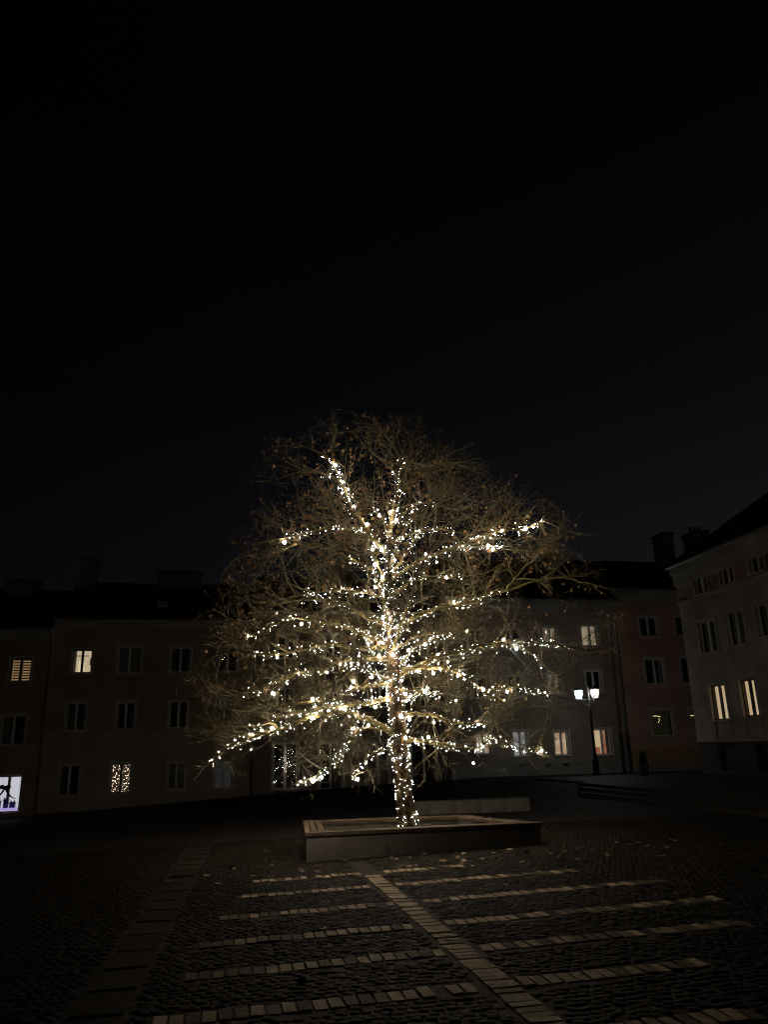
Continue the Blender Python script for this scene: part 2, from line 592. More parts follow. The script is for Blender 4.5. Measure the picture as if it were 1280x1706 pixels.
def block_mesh(name, hw, hu, t=0.05):
    b = MB()
    k = 0.9
    c = [(-hw, -hu, -t), (hw, -hu, -t), (hw, hu, -t), (-hw, hu, -t)]
    b.hexa(c + [(-hw * k, -hu * 0.96, 0), (hw * k, -hu * 0.96, 0), (hw * k, hu * 0.96, 0), (-hw * k, hu * 0.96, 0)])
    return b.mesh(name)


blk = [block_mesh('paver', 0.047 * s, BW * t) for s, t in ((1, 1), (0.95, 0.96), (1.02, 0.98))]
for me in blk:
    me.materials.append(M['block'])
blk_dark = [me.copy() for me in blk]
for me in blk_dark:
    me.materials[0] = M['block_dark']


def put_piece(name, me, parent, w, u, z, turn):
    o = bpy.data.objects.new(name, me)
    COL.objects.link(o)
    o.parent = parent
    p = P(w, u, z) - np.array(parent.location)
    o.location = Vector(p)
    o.rotation_euler = (rnd.gauss(0, 0.012), rnd.gauss(0, 0.02), turn)
    return o


for si, s in enumerate(STRIPS):
    root = tag(empty('paving_strip', P(1.9, s, float(gz(1.9, s)))), None, kind='structure')
    root['label'] = ('row of pale blocks crossing the square near the viewer', 'pale block row, second up from the bottom edge', 'pale block row, third up from the bottom edge',
                     'pale block row, fourth up from the bottom edge', 'pale block row, fifth up from the bottom edge', 'faint block row at the head of the long block line', 'faintest block row just before the planter')[si]
    w = (-0.6, -0.4, -0.25, -0.2, 0.0, 0.2, 0.4)[si] + rnd.uniform(0, 0.05)
    while w < (3.1, 3.5, 4.5, 4.9, 5.0, 4.4, 3.2)[si]:
        if abs(w - DIAG_W) > BW + 0.05 and rnd.random() > 0.02:
            put_piece('paver', rnd.choice(blk_dark if rnd.random() < 0.12 + 0.65 * abs(w - DIAG_W) / 3.0 else blk), root, w, s + rnd.gauss(0, 0.006), float(gz(w, s)) + 0.003 + rnd.gauss(0, 0.003), TURN + rnd.gauss(0, 0.03))  # dark blocks get commoner outwards: fading light painted in, mixed with dirt
        w += 0.102
root = tag(empty('paving_strip', P(DIAG_W, 8, float(gz(DIAG_W, 8)))), 'long line of pale blocks running from the viewer towards the planter', kind='structure')
u = 4.3
while u < 10.9:
    put_piece('paver', rnd.choice(blk), root, DIAG_W + rnd.gauss(0, 0.005), u, float(gz(DIAG_W, u)) + 0.004 + rnd.gauss(0, 0.0035), TURN + math.pi / 2 + rnd.gauss(0, 0.02))
    u += 0.102

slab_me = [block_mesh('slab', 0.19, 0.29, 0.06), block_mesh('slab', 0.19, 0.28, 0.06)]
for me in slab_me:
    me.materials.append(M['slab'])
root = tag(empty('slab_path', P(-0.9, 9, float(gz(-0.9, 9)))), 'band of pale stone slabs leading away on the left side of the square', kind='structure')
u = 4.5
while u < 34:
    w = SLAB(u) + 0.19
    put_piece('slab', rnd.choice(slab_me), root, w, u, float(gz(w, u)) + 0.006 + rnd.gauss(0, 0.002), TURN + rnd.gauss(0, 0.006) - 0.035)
    u += 0.6

# steps and the raised pavement on the right
ST_W = (10.9, 11.28, 11.66)
st = tag(empty('stone_steps', P(11.2, 22, 0.08)), 'three low stone steps up to the raised pavement on the right', kind='structure')
z0 = 0.10
for i, w in enumerate(ST_W):
    b = MB()
    uu = np.linspace(6, 24.3 + 0.8 * i, 14)
    for k in range(len(uu) - 1):
        fr = lambda a_, b_, c_: P(a_, b_, c_)
        g = 0.003
        b.box(fr, w + rnd.gauss(0, 0.004), (ST_W[i + 1] if i < 2 else w + 0.5) + 0.02, uu[k] + g, uu[k + 1] - g, z0 - 0.6, z0 + 0.1 * (i + 1) + rnd.gauss(0, 0.003))
    b.build('step', M['step'], st)
b = MB()
wp = np.linspace(12.15, 90, 20)
up_ = np.concatenate([np.linspace(-20, 30, 12), np.linspace(31, 60, 12)])


def pz(u_):
    return 0.392 - 0.35 * float(smooth(30.5, 35.5, u_))


for i in range(len(wp) - 1):
    for j in range(len(up_) - 1):
        b.poly([P(wp[i], up_[j], pz(up_[j])), P(wp[i + 1], up_[j], pz(up_[j])), P(wp[i + 1], up_[j + 1], pz(up_[j + 1])), P(wp[i], up_[j + 1], pz(up_[j + 1]))])
for j in range(len(up_) - 1):
    b.poly([P(wp[0], up_[j], pz(up_[j])), P(wp[0], up_[j + 1], pz(up_[j + 1])), P(wp[0], up_[j + 1], -1.2), P(wp[0], up_[j], -1.2)])
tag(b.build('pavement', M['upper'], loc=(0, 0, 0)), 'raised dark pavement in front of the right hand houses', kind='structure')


# ------------------------------------------------------------------ houses
class Facade:
    """a flat house front; s runs along it, z up, n outwards"""

    def __init__(self, plane, value):
        self.plane, self.val = plane, value

    def at(self, s, z, n=0.0):
        if self.plane == 'u':
            return P(s, self.val - n, z)
        return P(self.val - n, s, z)

    def px(self, x, y):
        if self.plane == 'u':
            q = on_u(x, y, self.val)
            return q[0], q[2]
        q = on_w(x, y, self.val)
        return q[1], q[2]


def rect_px(F, x0, x1, y0, y1):
    xm, ym = (x0 + x1) / 2, (y0 + y1) / 2
    s0, s1 = F.px(x0, ym)[0], F.px(x1, ym)[0]
    z1, z0_ = F.px(xm, y0)[1], F.px(xm, y1)[1]
    return min(s0, s1), max(s0, s1), z0_, z1


def wall_with_holes(b, F, s0, s1, z0_, z1, holes, rev=0.16):
    S = sorted({s0, s1, *[h for q in holes for h in q[:2] if s0 < h < s1]})
    Z = sorted({z0_, z1, *[h for q in holes for h in q[2:4] if z0_ < h < z1]})
    for i in range(len(S) - 1):
        for j in range(len(Z) - 1):
            cs, cz = (S[i] + S[i + 1]) / 2, (Z[j] + Z[j + 1]) / 2
            if any(h[0] < cs < h[1] and h[2] < cz < h[3] for h in holes):
                continue
            b.poly([F.at(S[i], Z[j]), F.at(S[i + 1], Z[j]), F.at(S[i + 1], Z[j + 1]), F.at(S[i], Z[j + 1])])
    for h in holes:
        a0, a1, c0, c1 = max(h[0], s0), min(h[1], s1), max(h[2], z0_), min(h[3], z1)
        if a1 <= a0 or c1 <= c0:
            continue
        for (p, q) in (((a0, c0), (a1, c0)), ((a1, c0), (a1, c1)), ((a1, c1), (a0, c1)), ((a0, c1), (a0, c0))):
            b.poly([F.at(*p), F.at(*q), F.at(*q, -rev), F.at(*p, -rev)])


def window(F, parent, r, inner='dark', frame='frame', casing=True, mull=1, transom=0.0, sill=True, depth=0.9, rev=0.16, pane_tilt=(0.0, 0.0)):
    """window > frame bars; pane, sill, casing and what is behind the glass are sub-parts"""
    s0, s1, z0_, z1 = r
    fw = 0.055
    b = MB()
    A = lambda s, z, n: F.at(s, z, n)
    n0, n1 = -rev + 0.005, -rev + 0.065
    g = 0.004
    b.box(A, s0 + g, s0 + fw, z0_ + g, z1 - g, n0, n1)
    b.box(A, s1 - fw, s1 - g, z0_ + g, z1 - g, n0, n1)
    b.box(A, s0 + fw, s1 - fw, z0_ + g, z0_ + fw, n0, n1)
    b.box(A, s0 + fw, s1 - fw, z1 - fw, z1 - g, n0, n1)
    cells = []
    step = (s1 - s0) / (mull + 1)
    for k in range(mull):
        c = s0 + step * (k + 1)
        b.box(A, c - 0.06, c + 0.06, z0_ + fw, z1 - fw, n0, n1 + 0.012)
    edges = [s0 + fw] + [s0 + step * (k + 1) for k in range(mull)] + [s1 - fw]
    wo = b.build('window', M[frame], parent)
    for k in range(len(edges) - 1):
        e0 = edges[k] + (0.06 if k else 0)
        e1 = edges[k + 1] - (0.06 if k < len(edges) - 2 else 0)
        p = MB()
        ca, cb = (e0 + e1) / 2, (z0_ + z1) / 2       # tilt is set to bring the tree's reflection into the glass
        G = lambda s, z, n: F.at(s, z, n + pane_tilt[0] * (s - ca) + pane_tilt[1] * (z - cb))
        p.box(G, e0, e1, z0_ + fw, z1 - fw, n0 + 0.02, n0 + 0.026)
        p.build('pane', M['glass'], wo)
    if casing:
        c = MB()
        t, o = 0.11, 0.025
        c.box(A, s0 - t, s0 - 0.002, z0_, z1 + t, 0.003, o)
        c.box(A, s1 + 0.002, s1 + t, z0_, z1 + t, 0.003, o)
        c.box(A, s0 - 0.002, s1 + 0.002, z1 + 0.002, z1 + t, 0.003, o)
        c.build('casing', M['casing'], wo)
    if sill:
        q = MB()
        q.box(A, s0 - 0.13, s1 + 0.13, z0_ - 0.06, z0_ - 0.003, 0.003, 0.12)
        q.build('sill', M['casing'], wo)
    # the room behind: five sides of a box, open to the glass
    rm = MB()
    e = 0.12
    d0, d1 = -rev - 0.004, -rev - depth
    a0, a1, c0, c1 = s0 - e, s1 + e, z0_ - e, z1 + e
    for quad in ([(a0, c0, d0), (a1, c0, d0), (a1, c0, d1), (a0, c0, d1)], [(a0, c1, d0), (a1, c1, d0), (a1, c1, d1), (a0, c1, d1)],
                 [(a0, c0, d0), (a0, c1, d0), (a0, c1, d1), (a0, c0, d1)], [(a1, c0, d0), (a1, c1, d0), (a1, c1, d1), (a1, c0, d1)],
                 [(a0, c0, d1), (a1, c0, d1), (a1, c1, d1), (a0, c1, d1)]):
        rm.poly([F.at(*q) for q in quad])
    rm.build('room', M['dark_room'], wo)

    def curtain(name, m, a_, b_, c_, d_, n, pleat=0.02, folds=9):
        cb = MB()
        k = max(4, int(folds * 2))
        xs = np.linspace(a_, b_, k + 1)
        for i in range(k):
            f0, f1 = (pleat if i % 2 else -pleat), (-pleat if i % 2 else pleat)
            cb.poly([F.at(xs[i], c_, n + f0), F.at(xs[i + 1], c_, n + f1), F.at(xs[i + 1], d_, n + f1), F.at(xs[i], d_, n + f0)])
        return cb.build(name, m, wo)

    W_ = s1 - s0
    dn = -rev - 0.12
    if inner == 'dark':
        if rnd.random() < 0.6:
            curtain('curtain', M['net_curtain'], s0, s0 + W_ * rnd.uniform(0.15, 0.4), z0_, z1, dn)
            if rnd.random() < 0.7:
                curtain('curtain', M['net_curtain'], s1 - W_ * rnd.uniform(0.15, 0.4), s1, z0_, z1, dn)
    elif inner == 'net':
        curtain('curtain', M['net_curtain'], s0, s1, z0_, z1, dn)
    elif isinstance(inner, str) and inner.startswith('lit'):
        curtain('lit_curtain', M[inner], s0 - 0.05, s1 + 0.05, z0_ - 0.05, z1 + 0.05, -rev - 0.35, 0.03)
    return wo


def roof_prism(b, F, s0, s1, ze, zr, depth, over=0.35, over_side=0.0):
    a0, a1 = s0 - over_side, s1 + over_side
    t = 0.12
    for (n_e, n_r) in ((over, -depth), (-2 * depth - over, -depth)):
        lo = [F.at(a0, ze, n_e), F.at(a1, ze, n_e), F.at(a1, zr, n_r), F.at(a0, zr, n_r)]
        hi = [p + np.array([0, 0, t]) for p in lo]
        b.hexa(lo + hi)
    for a in (a0 + 0.01, a1 - 0.01):
        b.poly([F.at(a, ze + 0.01, over), F.at(a, zr, -depth), F.at(a, ze + 0.01, -2 * depth - over)])


def box_part(name, m, parent, F, s0, s1, z0_, z1, n0, n1):
    b = MB()
    b.box(F.at, s0, s1, z0_, z1, n0, n1)
    return b.build(name, m, parent)


def chimney(F, parent, s0, s1, z0_, z1, n0, n1, pots=0):
    c = box_part('chimney', M['chimney'], parent, F, s0, s1, z0_, z1, n0, n1)
    box_part('cap', M['chimney'], c, F, s0 - 0.08, s1 + 0.08, z1 + 0.003, z1 + 0.14, n0 - 0.08, n1 + 0.08)
    for k in range(pots):
        b = MB()
        s = s0 + (s1 - s0) * (k + 0.5) / pots
        p = F.at(s, z1 + 0.142, (n0 + n1) / 2)
        b.tube([p, p + np.array([0, 0, 0.45])], [0.12, 0.09], 8)
        b.build('chimney_pot', M['chimney'], c)
    return c


def downpipe(F, parent, x_top, y_top, x_bot, y_bot, y_sleeve=None, dark=True, r=0.055, s_at=None):
    s0, z1 = F.px(x_top, y_top)
    s1, z0_ = F.px(x_bot, y_bot)
    s = (s0 + s1) / 2 if s_at is None else s_at
    zs = F.px(x_bot, y_sleeve)[1] if y_sleeve else z0_
    b = MB()
    b.tube([F.at(s, zs, 0.1), F.at(s, z1 - 0.3, 0.1), F.at(s, z1 - 0.02, 0.32)], [r] * 3, 8)
    pipe = b.build('downpipe', M['zinc'], parent, smooth_shade=True)
    if y_sleeve:
        b = MB()
        b.tube([F.at(s, z0_, 0.1), F.at(s, zs, 0.1)], [r + 0.03] * 2, 8)
        b.build('iron_sleeve', M['iron'], pipe)
    for k in range(1, 4):
        zz = zs + (z1 - zs) * k / 4
        bb = MB()
        bb.box(F.at, s - r - 0.02, s + r + 0.02, zz, zz + 0.05, 0.003, 0.16)
        bb.build('bracket', M['iron'], pipe)
    return s


def house(name, label, F, x_l, x_r, s_l, s_r, zb, ze, zr, bands, holes, depth=5.0, cor=0.5, cor_mat='cornice'):
    """bands: list of (z_top, material) from the ground up"""
    root = tag(empty(name, F.at((s_l + s_r) / 2, zb)), label, 'house')
    z = zb
    for zt, mname in bands:
        b = MB()
        wall_with_holes(b, F, s_l, s_r, z, zt, holes)
        b.poly([F.at(s_l, z, 0), F.at(s_l, zt, 0), F.at(s_l, zt, -2 * depth), F.at(s_l, z, -2 * depth)])
        b.poly([F.at(s_r, z, 0), F.at(s_r, zt, 0), F.at(s_r, zt, -2 * depth), F.at(s_r, z, -2 * depth)])
        b.poly([F.at(s_l, z, -2 * depth), F.at(s_r, z, -2 * depth), F.at(s_r, zt, -2 * depth), F.at(s_l, zt, -2 * depth)])
        b.build('wall', M[mname], root, fix=False)
        z = zt
    b = MB()
    b.box(F.at, s_l + 0.004, s_r - 0.004, ze - cor, ze - cor * 0.45, 0.004, 0.14)
    b.box(F.at, s_l + 0.004, s_r - 0.004, ze - cor * 0.45 + 0.003, ze - 0.004, 0.004, 0.28)
    b.build('cornice', M[cor_mat], root)
    b = MB()
    roof_prism(b, F, s_l + 0.006, s_r - 0.006, ze, zr, depth)
    root_roof = b.build('roof', M['roof'], root, fix=False)
    gp = MB()
    gp.tube([F.at(s_l + 0.01, ze - 0.03, 0.40), F.at(s_r - 0.01, ze - 0.03, 0.40)], [0.07, 0.07], 6)
    gp.build('gutter', M['zinc'], root_roof)
    return root, root_roof


FB = Facade('u', 42.0)
# boundaries of the back row of houses, read off the fronts
sA0, sAB = FB.px(-60, 1250)[0] - 6, FB.px(74, 1200)[0]
sBC, sCD, sDE = FB.px(418, 1200)[0], FB.px(752, 1280)[0], FB.px(1040, 1150)[0]
sE1 = sDE + 11.0
zA = -1.15
Z = lambda x, y: FB.px(x, y)[1]

# house A, far left
WA_px = [((16, 51, 1096.5, 1136), 'slats'), ((1, 41, 1192, 1241), 'dark'), ((-22, 33, 1293, 1354), 'display'), ((-60, -28, 1097, 1136), 'dark'), ((-75, -40, 1192, 1241), 'dark')]
hA = [rect_px(FB, *r) for r, _ in WA_px]
A, A_roof = house('house', 'dark house on the far left with a lit shop window and slatted blind', FB, 0, 0, sA0, sAB - 0.01, zA, Z(40, 1050), Z(40, 955),
                  [(Z(30, 1372), 'plinth'), (Z(30, 1246), 'pl_b2'), (Z(40, 1050) - 0.01, 'pl_a')], hA, cor=0.55)
box_part('string_course', M['pl_b2'], A, FB, sA0, sAB - 0.02, Z(30, 1246), Z(30, 1240), 0.003, 0.05)
for (r, kind), h in zip(WA_px, hA):
    if kind == 'slats':
        w_ = window(FB, A, h, 'none', 'brown_frame')
        s0, s1, z0_, z1 = h
        b = MB()
        b.poly([FB.at(s0, z0_, -0.5), FB.at(s1, z0_, -0.5), FB.at(s1, z1, -0.5), FB.at(s0, z1, -0.5)])
        b.build('lit_wall', M['lit_amber'], w_)
        b = MB()
        n = 9
        for k in range(n):
            zz = z0_ + (z1 - z0_) * (k + 0.25) / n
            b.box(FB.at, s0 + 0.1, s1 - 0.03, zz, zz + (z1 - z0_) / n * 0.48, -0.24, -0.235)
        b.build('blind_slats', M['brown_frame'], w_)
    elif kind == 'display':
        w_ = window(FB, A, h, 'none', 'iron', mull=0, sill=True, depth=1.1)
        s0, s1, z0_, z1 = h
        b = MB()
        xs = np.linspace(s0 - 0.1, s1 + 0.1, 60)
        for i in range(59):
            n0, n1 = -0.75 + 0.03 * (i % 2), -0.75 + 0.03 * ((i + 1) % 2)
            b.poly([FB.at(xs[i], z0_ - 0.1, n0), FB.at(xs[i + 1], z0_ - 0.1, n1), FB.at(xs[i + 1], z1 + 0.1, n1), FB.at(xs[i], z1 + 0.1, n0)])
        b.build('lit_curtain', M['lit_display'], w_)
        box_part('display_shelf', M['lit_lilac'], w_, FB, s0 + 0.02, s1 - 0.02, z0_ + 0.06, z0_ + 0.18, -0.7, -0.2)
        box_part('post', M['casing'], w_, FB, s1 - 0.72, s1 - 0.6, z0_ + 0.2, z1 - 0.06, -0.5, -0.42)
        disp = h
    else:
        window(FB, A, h, kind)
chimney(FB, A_roof, FB.px(-30, 950)[0], FB.px(30, 950)[0], Z(10, 975), Z(10, 941), -5.0, -4.2)

# what stands in the lit shop window
s0, s1, z0_, z1 = disp
bx = empty('ribbon_bow', FB.at(s1 - 0.62, z0_ + 0.95, -0.3))
tag(bx, 'dark red ribbon bow with hanging tails in the lit shop window', 'bow')
cs, cz = s1 - 0.78, z0_ + 1.12
for sg in (-1, 1):
    b = MB()
    lo = []
    for t in np.linspace(0, 2 * math.pi, 15)[:-1]:
        lo.append((cs + sg * (0.13 + 0.12 * math.cos(t)), cz + 0.03 + 0.1 * math.sin(t) * (1.0 + 0.3 * math.cos(t))))
    for i in range(len(lo)):
        p, q = lo[i], lo[(i + 1) % len(lo)]
        b.poly([FB.at(*p, -0.34), FB.at(*q, -0.34), FB.at(*q, -0.26), FB.at(*p, -0.26)])
    b.poly([FB.at(*p, -0.30) for p in lo])
    b.build('loop', M['red_cloth'], bx)
    b = MB()
    pts = [(cs, cz), (cs + sg * 0.12, cz - 0.22), (cs + sg * 0.28, cz - 0.42), (cs + sg * 0.5, cz - 0.52)]
    for i in range(3):
        (p0, q0), (p1, q1) = pts[i], pts[i + 1]
        b.hexa([FB.at(p0 - 0.05, q0, -0.31), FB.at(p0 + 0.05, q0, -0.31), FB.at(p1 + 0.05, q1, -0.31), FB.at(p1 - 0.05, q1, -0.31),
                FB.at(p0 - 0.05, q0, -0.29), FB.at(p0 + 0.05, q0, -0.29), FB.at(p1 + 0.05, q1, -0.29), FB.at(p1 - 0.05, q1, -0.29)])
    b.build('tail', M['red_cloth'], bx)
b = MB()
b.box(FB.at, cs - 0.05, cs + 0.05, cz - 0.04, cz + 0.08, -0.35, -0.25)
b.build('knot', M['red_cloth'], bx)
gifts = [(-1.1, 0.26, 0.28, 'wide purple gift box at the bottom left of the lit shop window'), (-0.72, 0.2, 0.34, 'tall purple gift box under the red bow'), (-0.42, 0.24, 0.2, 'low purple gift box beside the right edge of the lit shop window')]
for ds, gw, gh, lab in gifts:
    g_ = tag(box_part('gift_box', M['purple'], None, FB, s1 + ds - gw / 2, s1 + ds + gw / 2, z0_ + 0.183, z0_ + 0.183 + gh, -0.62, -0.4), lab, 'gift box', 'purple gift boxes in the shop window')
    box_part('lid', M['purple'], g_, FB, s1 + ds - gw / 2 - 0.02, s1 + ds + gw / 2 + 0.02, z0_ + 0.185 + gh, z0_ + 0.235 + gh, -0.64, -0.38)
    for sg in (-1, 1):
        b = MB()
        t0 = z0_ + 0.237 + gh
        c0 = s1 + ds
        b.poly([FB.at(c0, t0, -0.5), FB.at(c0 + sg * 0.1, t0 + 0.1, -0.46), FB.at(c0 + sg * 0.11, t0 + 0.01, -0.5)])
        b.poly([FB.at(c0, t0, -0.5), FB.at(c0 + sg * 0.1, t0 + 0.1, -0.54), FB.at(c0 + sg * 0.11, t0 + 0.01, -0.5)])
        b.build('bow_loop', M['purple'], g_)

# house B, left
WB = [((120, 152.5, 1082, 1121), 'room'), ((196, 234.5, 1077, 1122), 'net'), ((284, 317, 1078.5, 1120), 'dark'), ((363, 396, 1078, 1119), 'dark'),
      ((110, 142, 1170, 1218), 'dark'), ((193.5, 224, 1170, 1215.5), 'dark'), ((282, 312, 1168, 1213), 'dark'), ((358, 388, 1167, 1211), 'dark'),
      ((97, 131, 1275, 1326), 'dark'), ((184, 217, 1272, 1321), 'lightnet'), ((279, 308, 1270, 1316), 'net'), ((357, 386, 1268, 1313), 'lit_grey')]
hB = [rect_px(FB, *r) for r, _ in WB]
B, B_roof = house('house', 'brown left house with skylight, wide chimneys and one cream lit upper window', FB, 0, 0, sAB + 0.01, sBC - 0.01, zA, Z(200, 1034), Z(200, 943),
                  [(Z(200, 1350), 'plinth'), (Z(200, 1221), 'pl_b2'), (Z(200, 1034) - 0.01, 'pl_b')], hB, cor=0.4, cor_mat='pl_b2')
box_part('string_course', M['pl_b2'], B, FB, sAB + 0.02, sBC - 0.02, Z(200, 1222.5), Z(200, 1219), 0.003, 0.05)
for (r, kind), h in zip(WB, hB):
    s0, s1, z0_, z1 = h
    if kind == 'room':
        w_ = window(FB, B, h, 'none', 'brown_frame', depth=1.6)
        b = MB()
        b.poly([FB.at(s0 - 0.12, z0_ - 0.12, -1.7), FB.at(s1 + 0.12, z0_ - 0.12, -1.7), FB.at(s1 + 0.12, z1 + 0.12, -1.7), FB.at(s0 - 0.12, z1 + 0.12, -1.7)])
        b.poly([FB.at(s1 + 0.1, z0_ - 0.1, -1.69), FB.at(s1 + 0.1, z0_ - 0.1, -0.2), FB.at(s1 + 0.1, z1 + 0.1, -0.2), FB.at(s1 + 0.1, z1 + 0.1, -1.69)])
        b.build('lit_wall', M['lit_cream'], w_)
        pc = box_part('picture', M['picture'], w_, FB, s0 + 0.58, s0 + 0.92, z1 - 0.62, z1 - 0.26, -1.68, -1.62)
        box_part('pelmet', M['picture'], w_, FB, s0 - 0.1, s0 + 0.5, z1 - 0.16, z1 - 0.12, -1.66, -1.6)
        box_part('lit_door', M['lit_door'], w_, FB, s0 + 0.02, s0 + 0.32, z0_ - 0.11, z1 - 0.42, -1.68, -1.62)
    elif kind == 'lightnet':
        w_ = window(FB, B, h, 'lit_brown', 'brown_frame')
        net_rect = h
    elif kind == 'lit_grey':
        w_ = window(FB, B, h, 'lit_grey', 'frame')
    else:
        window(FB, B, h, kind, pane_tilt=(-0.046, 0.05) if r[0] == 363 else (0.0, 0.0))
chimney(FB, B_roof, FB.px(121, 940)[0], FB.px(147, 940)[0], Z(134, 972), Z(134, 917), -3.4, -2.0)
chimney(FB, B_roof, FB.px(249, 935)[0], FB.px(330, 935)[0], Z(290, 962), Z(290, 924), -5.6, -4.4)
# skylight
sk = rect_px(Facade('u', 44.0), 262, 279, 1000, 1012)
t_ = (Z(200, 943) - Z(200, 1034)) / 5.35
b = MB()
zsk = lambda n: Z(200, 1034) + 0.12 + (0.35 - n) * t_
a0, a1 = FB.px(262, 1006)[0] * 1.03 - 0.02, FB.px(279, 1006)[0] * 1.03
nn0, nn1 = -1.15, -1.85
for (p0, p1, q0, q1) in ((a0, a0 + 0.12, nn0, nn1), (a1 - 0.12, a1, nn0, nn1), (a0 + 0.12, a1 - 0.12, nn0, nn0 - 0.14), (a0 + 0.12, a1 - 0.12, nn1 + 0.14, nn1)):
    b.hexa([FB.at(p0, zsk(q0), q0), FB.at(p1, zsk(q0), q0), FB.at(p1, zsk(q1), q1), FB.at(p0, zsk(q1), q1),
            FB.at(p0, zsk(q0) + 0.1, q0), FB.at(p1, zsk(q0) + 0.1, q0), FB.at(p1, zsk(q1) + 0.1, q1), FB.at(p0, zsk(q1) + 0.1, q1)])
sky_o = b.build('skylight', M['frame'], B_roof)
b = MB()
b.poly([FB.at(a0 + 0.12, zsk(nn0) + 0.05, nn0), FB.at(a1 - 0.12, zsk(nn0) + 0.05, nn0), FB.at(a1 - 0.12, zsk(nn1) + 0.05, nn1), FB.at(a0 + 0.12, zsk(nn1) + 0.05, nn1)])
b.build('pane', M['glass'], sky_o)
for xx, y0, y1 in ((100, 960, 975), (152, 952, 968), (290, 952, 968)):
    s_ = FB.px(xx, y1)[0] * 1.08
    b = MB()
    n_ = -3.6
    zz = zsk(n_)
    b.tube([FB.at(s_, zz - 0.1, n_), FB.at(s_, zz + 0.7, n_)], [0.05, 0.05], 6)
    b.build('vent_pipe', M['zinc'], B_roof)
downpipe(FB, B, 86, 1045, 62, 1352, None)

# the curtain of tiny lights inside B's ground floor window
ico = bmesh.new()
bmesh.ops.create_icosphere(ico, subdivisions=1, radius=1.0)
ICO_V = np.array([v.co[:] for v in ico.verts])
ICO_F = np.array([[v.index for v in f.verts] for f in ico.faces])
ico.free()


def bulbs_mesh(name, C_, R_):
    C_, R_ = np.asarray(C_), np.asarray(R_)
    Vv = (C_[:, None, :] + R_[:, None, None] * ICO_V[None]).reshape(-1, 3)
    Ff = (np.arange(len(C_))[:, None, None] * len(ICO_V) + ICO_F[None]).reshape(-1, 3)
    return np_mesh(name, Vv, Ff)


M['net_bulb'] = emit('net_bulb', (1.0, 0.78, 0.62), 9.0)
s0, s1, z0_, z1 = net_rect
lc = tag(empty('light_curtain', FB.at((s0 + s1) / 2, z0_, -0.3)), 'net of tiny fairy lights hanging inside a brown ground floor window', 'fairy lights')
C_ = []
for k in range(9):
    sx = s0 + (s1 - s0) * (k + 0.5) / 9
    b = MB()
    pts = [FB.at(sx + 0.03 * math.sin(j * 1.7 + k), z1 - (z1 - z0_) * j / 8, -0.3) for j in range(9)]
    b.tube(pts, [0.003] * 9, 3)
    b.build('wire', M['wire'], lc)
    for j in range(15):
        if rnd.random() < 0.8:
            C_.append(FB.at(sx + rnd.gauss(0, 0.035), z0_ + (z1 - z0_) * (j + rnd.random()) / 15, -0.28 + rnd.gauss(0, 0.02)))
o = link('bulbs', bulbs_mesh('bulbs', C_, [rnd.choice((0.007, 0.009, 0.012, 0.018)) for _ in C_]), M['net_bulb'], lc)
o['kind'] = 'stuff'

# house C, middle, behind the tree
WC = [((455, 495, 1238, 1315), 'dark'), ((532, 570, 1238, 1315), 'dark'), ((611, 648, 1236, 1313), 'net'), ((687, 728, 1234, 1308), 'dark'),
      ((461, 488, 1146, 1181), 'dark'), ((541, 568, 1145, 1180), 'dark'), ((620, 647, 1143, 1178), 'dark'), ((699, 726, 1142, 1177), 'dark'),
      ((463, 490, 1058, 1097), 'dark'), ((542, 569, 1057, 1096), 'dark'), ((621, 648, 1056, 1095), 'dark'), ((700, 727, 1055, 1094), 'dark')]
hC = [rect_px(FB, *r) for r, _ in WC]
C_house, C_roof = house('house', 'mauve middle house behind the lit tree with tall ground floor windows', FB, 0, 0, sBC + 0.01, sCD - 0.01, zA, Z(580, 1022), Z(580, 935),
                        [(Z(580, 1322), 'plinth'), (Z(580, 1220), 'pl_c2'), (Z(580, 1022) - 0.01, 'pl_c')], hC, cor=0.5, cor_mat='pl_c2')
box_part('string_course', M['pl_c2'], C_house, FB, sBC + 0.02, sCD - 0.02, Z(580, 1221), Z(580, 1217), 0.003, 0.05)
for k, ((r, kind), h) in enumerate(zip(WC, hC)):
    window(FB, C_house, h, kind, pane_tilt={0: (0.046, -0.034), 1: (0.075, -0.03), 4: (0.04, 0.0), 5: (0.07, 0.0)}.get(k, (0.0, 0.0)))
chimney(FB, C_roof, FB.px(560, 930)[0], FB.px(600, 930)[0], Z(580, 965), Z(580, 915), -5.0, -3.6, 2)
downpipe(FB, C_house, 0, 1030, 421, 1340, 1262, s_at=sBC + 0.12)

# house D, right of the tree
WD = [((793, 818, 1222, 1256), 'lit_dim'), ((856, 880, 1218, 1260), 'lit_white'), ((925, 949, 1219, 1258), 'lit_warm'), ((991, 1019, 1215, 1257), 'red'),
      ((785, 809, 1128, 1163), 'dark'), ((848, 872, 1126, 1160), 'dark'), ((913, 937, 1122, 1157), 'lit_faint'), ((978, 1002, 1117, 1152), 'dark'),
      ((780, 806, 1048, 1083), 'dark'), ((840, 866, 1047, 1081), 'dark'), ((905, 930, 1045, 1079), 'lit_faint'), ((970, 998, 1042, 1076), 'lit_dim')]
hD = [rect_px(FB, *r) for r, _ in WD]
D, D_roof = house('house', 'pink and stone grey house on the right with many lit windows', FB, 0, 0, sCD + 0.01, sDE - 0.01, -0.7, Z(960, 1001), Z(960, 907),
                  [(Z(960, 1270), 'plinth_light'), (Z(960, 1085), 'pl_d2'), (Z(960, 1001) - 0.01, 'pl_d')], hD, cor=0.75)
box_part('string_course', M['pl_d2'], D, FB, sCD + 0.02, sDE - 0.02, Z(960, 1168), Z(960, 1163), 0.003, 0.05)
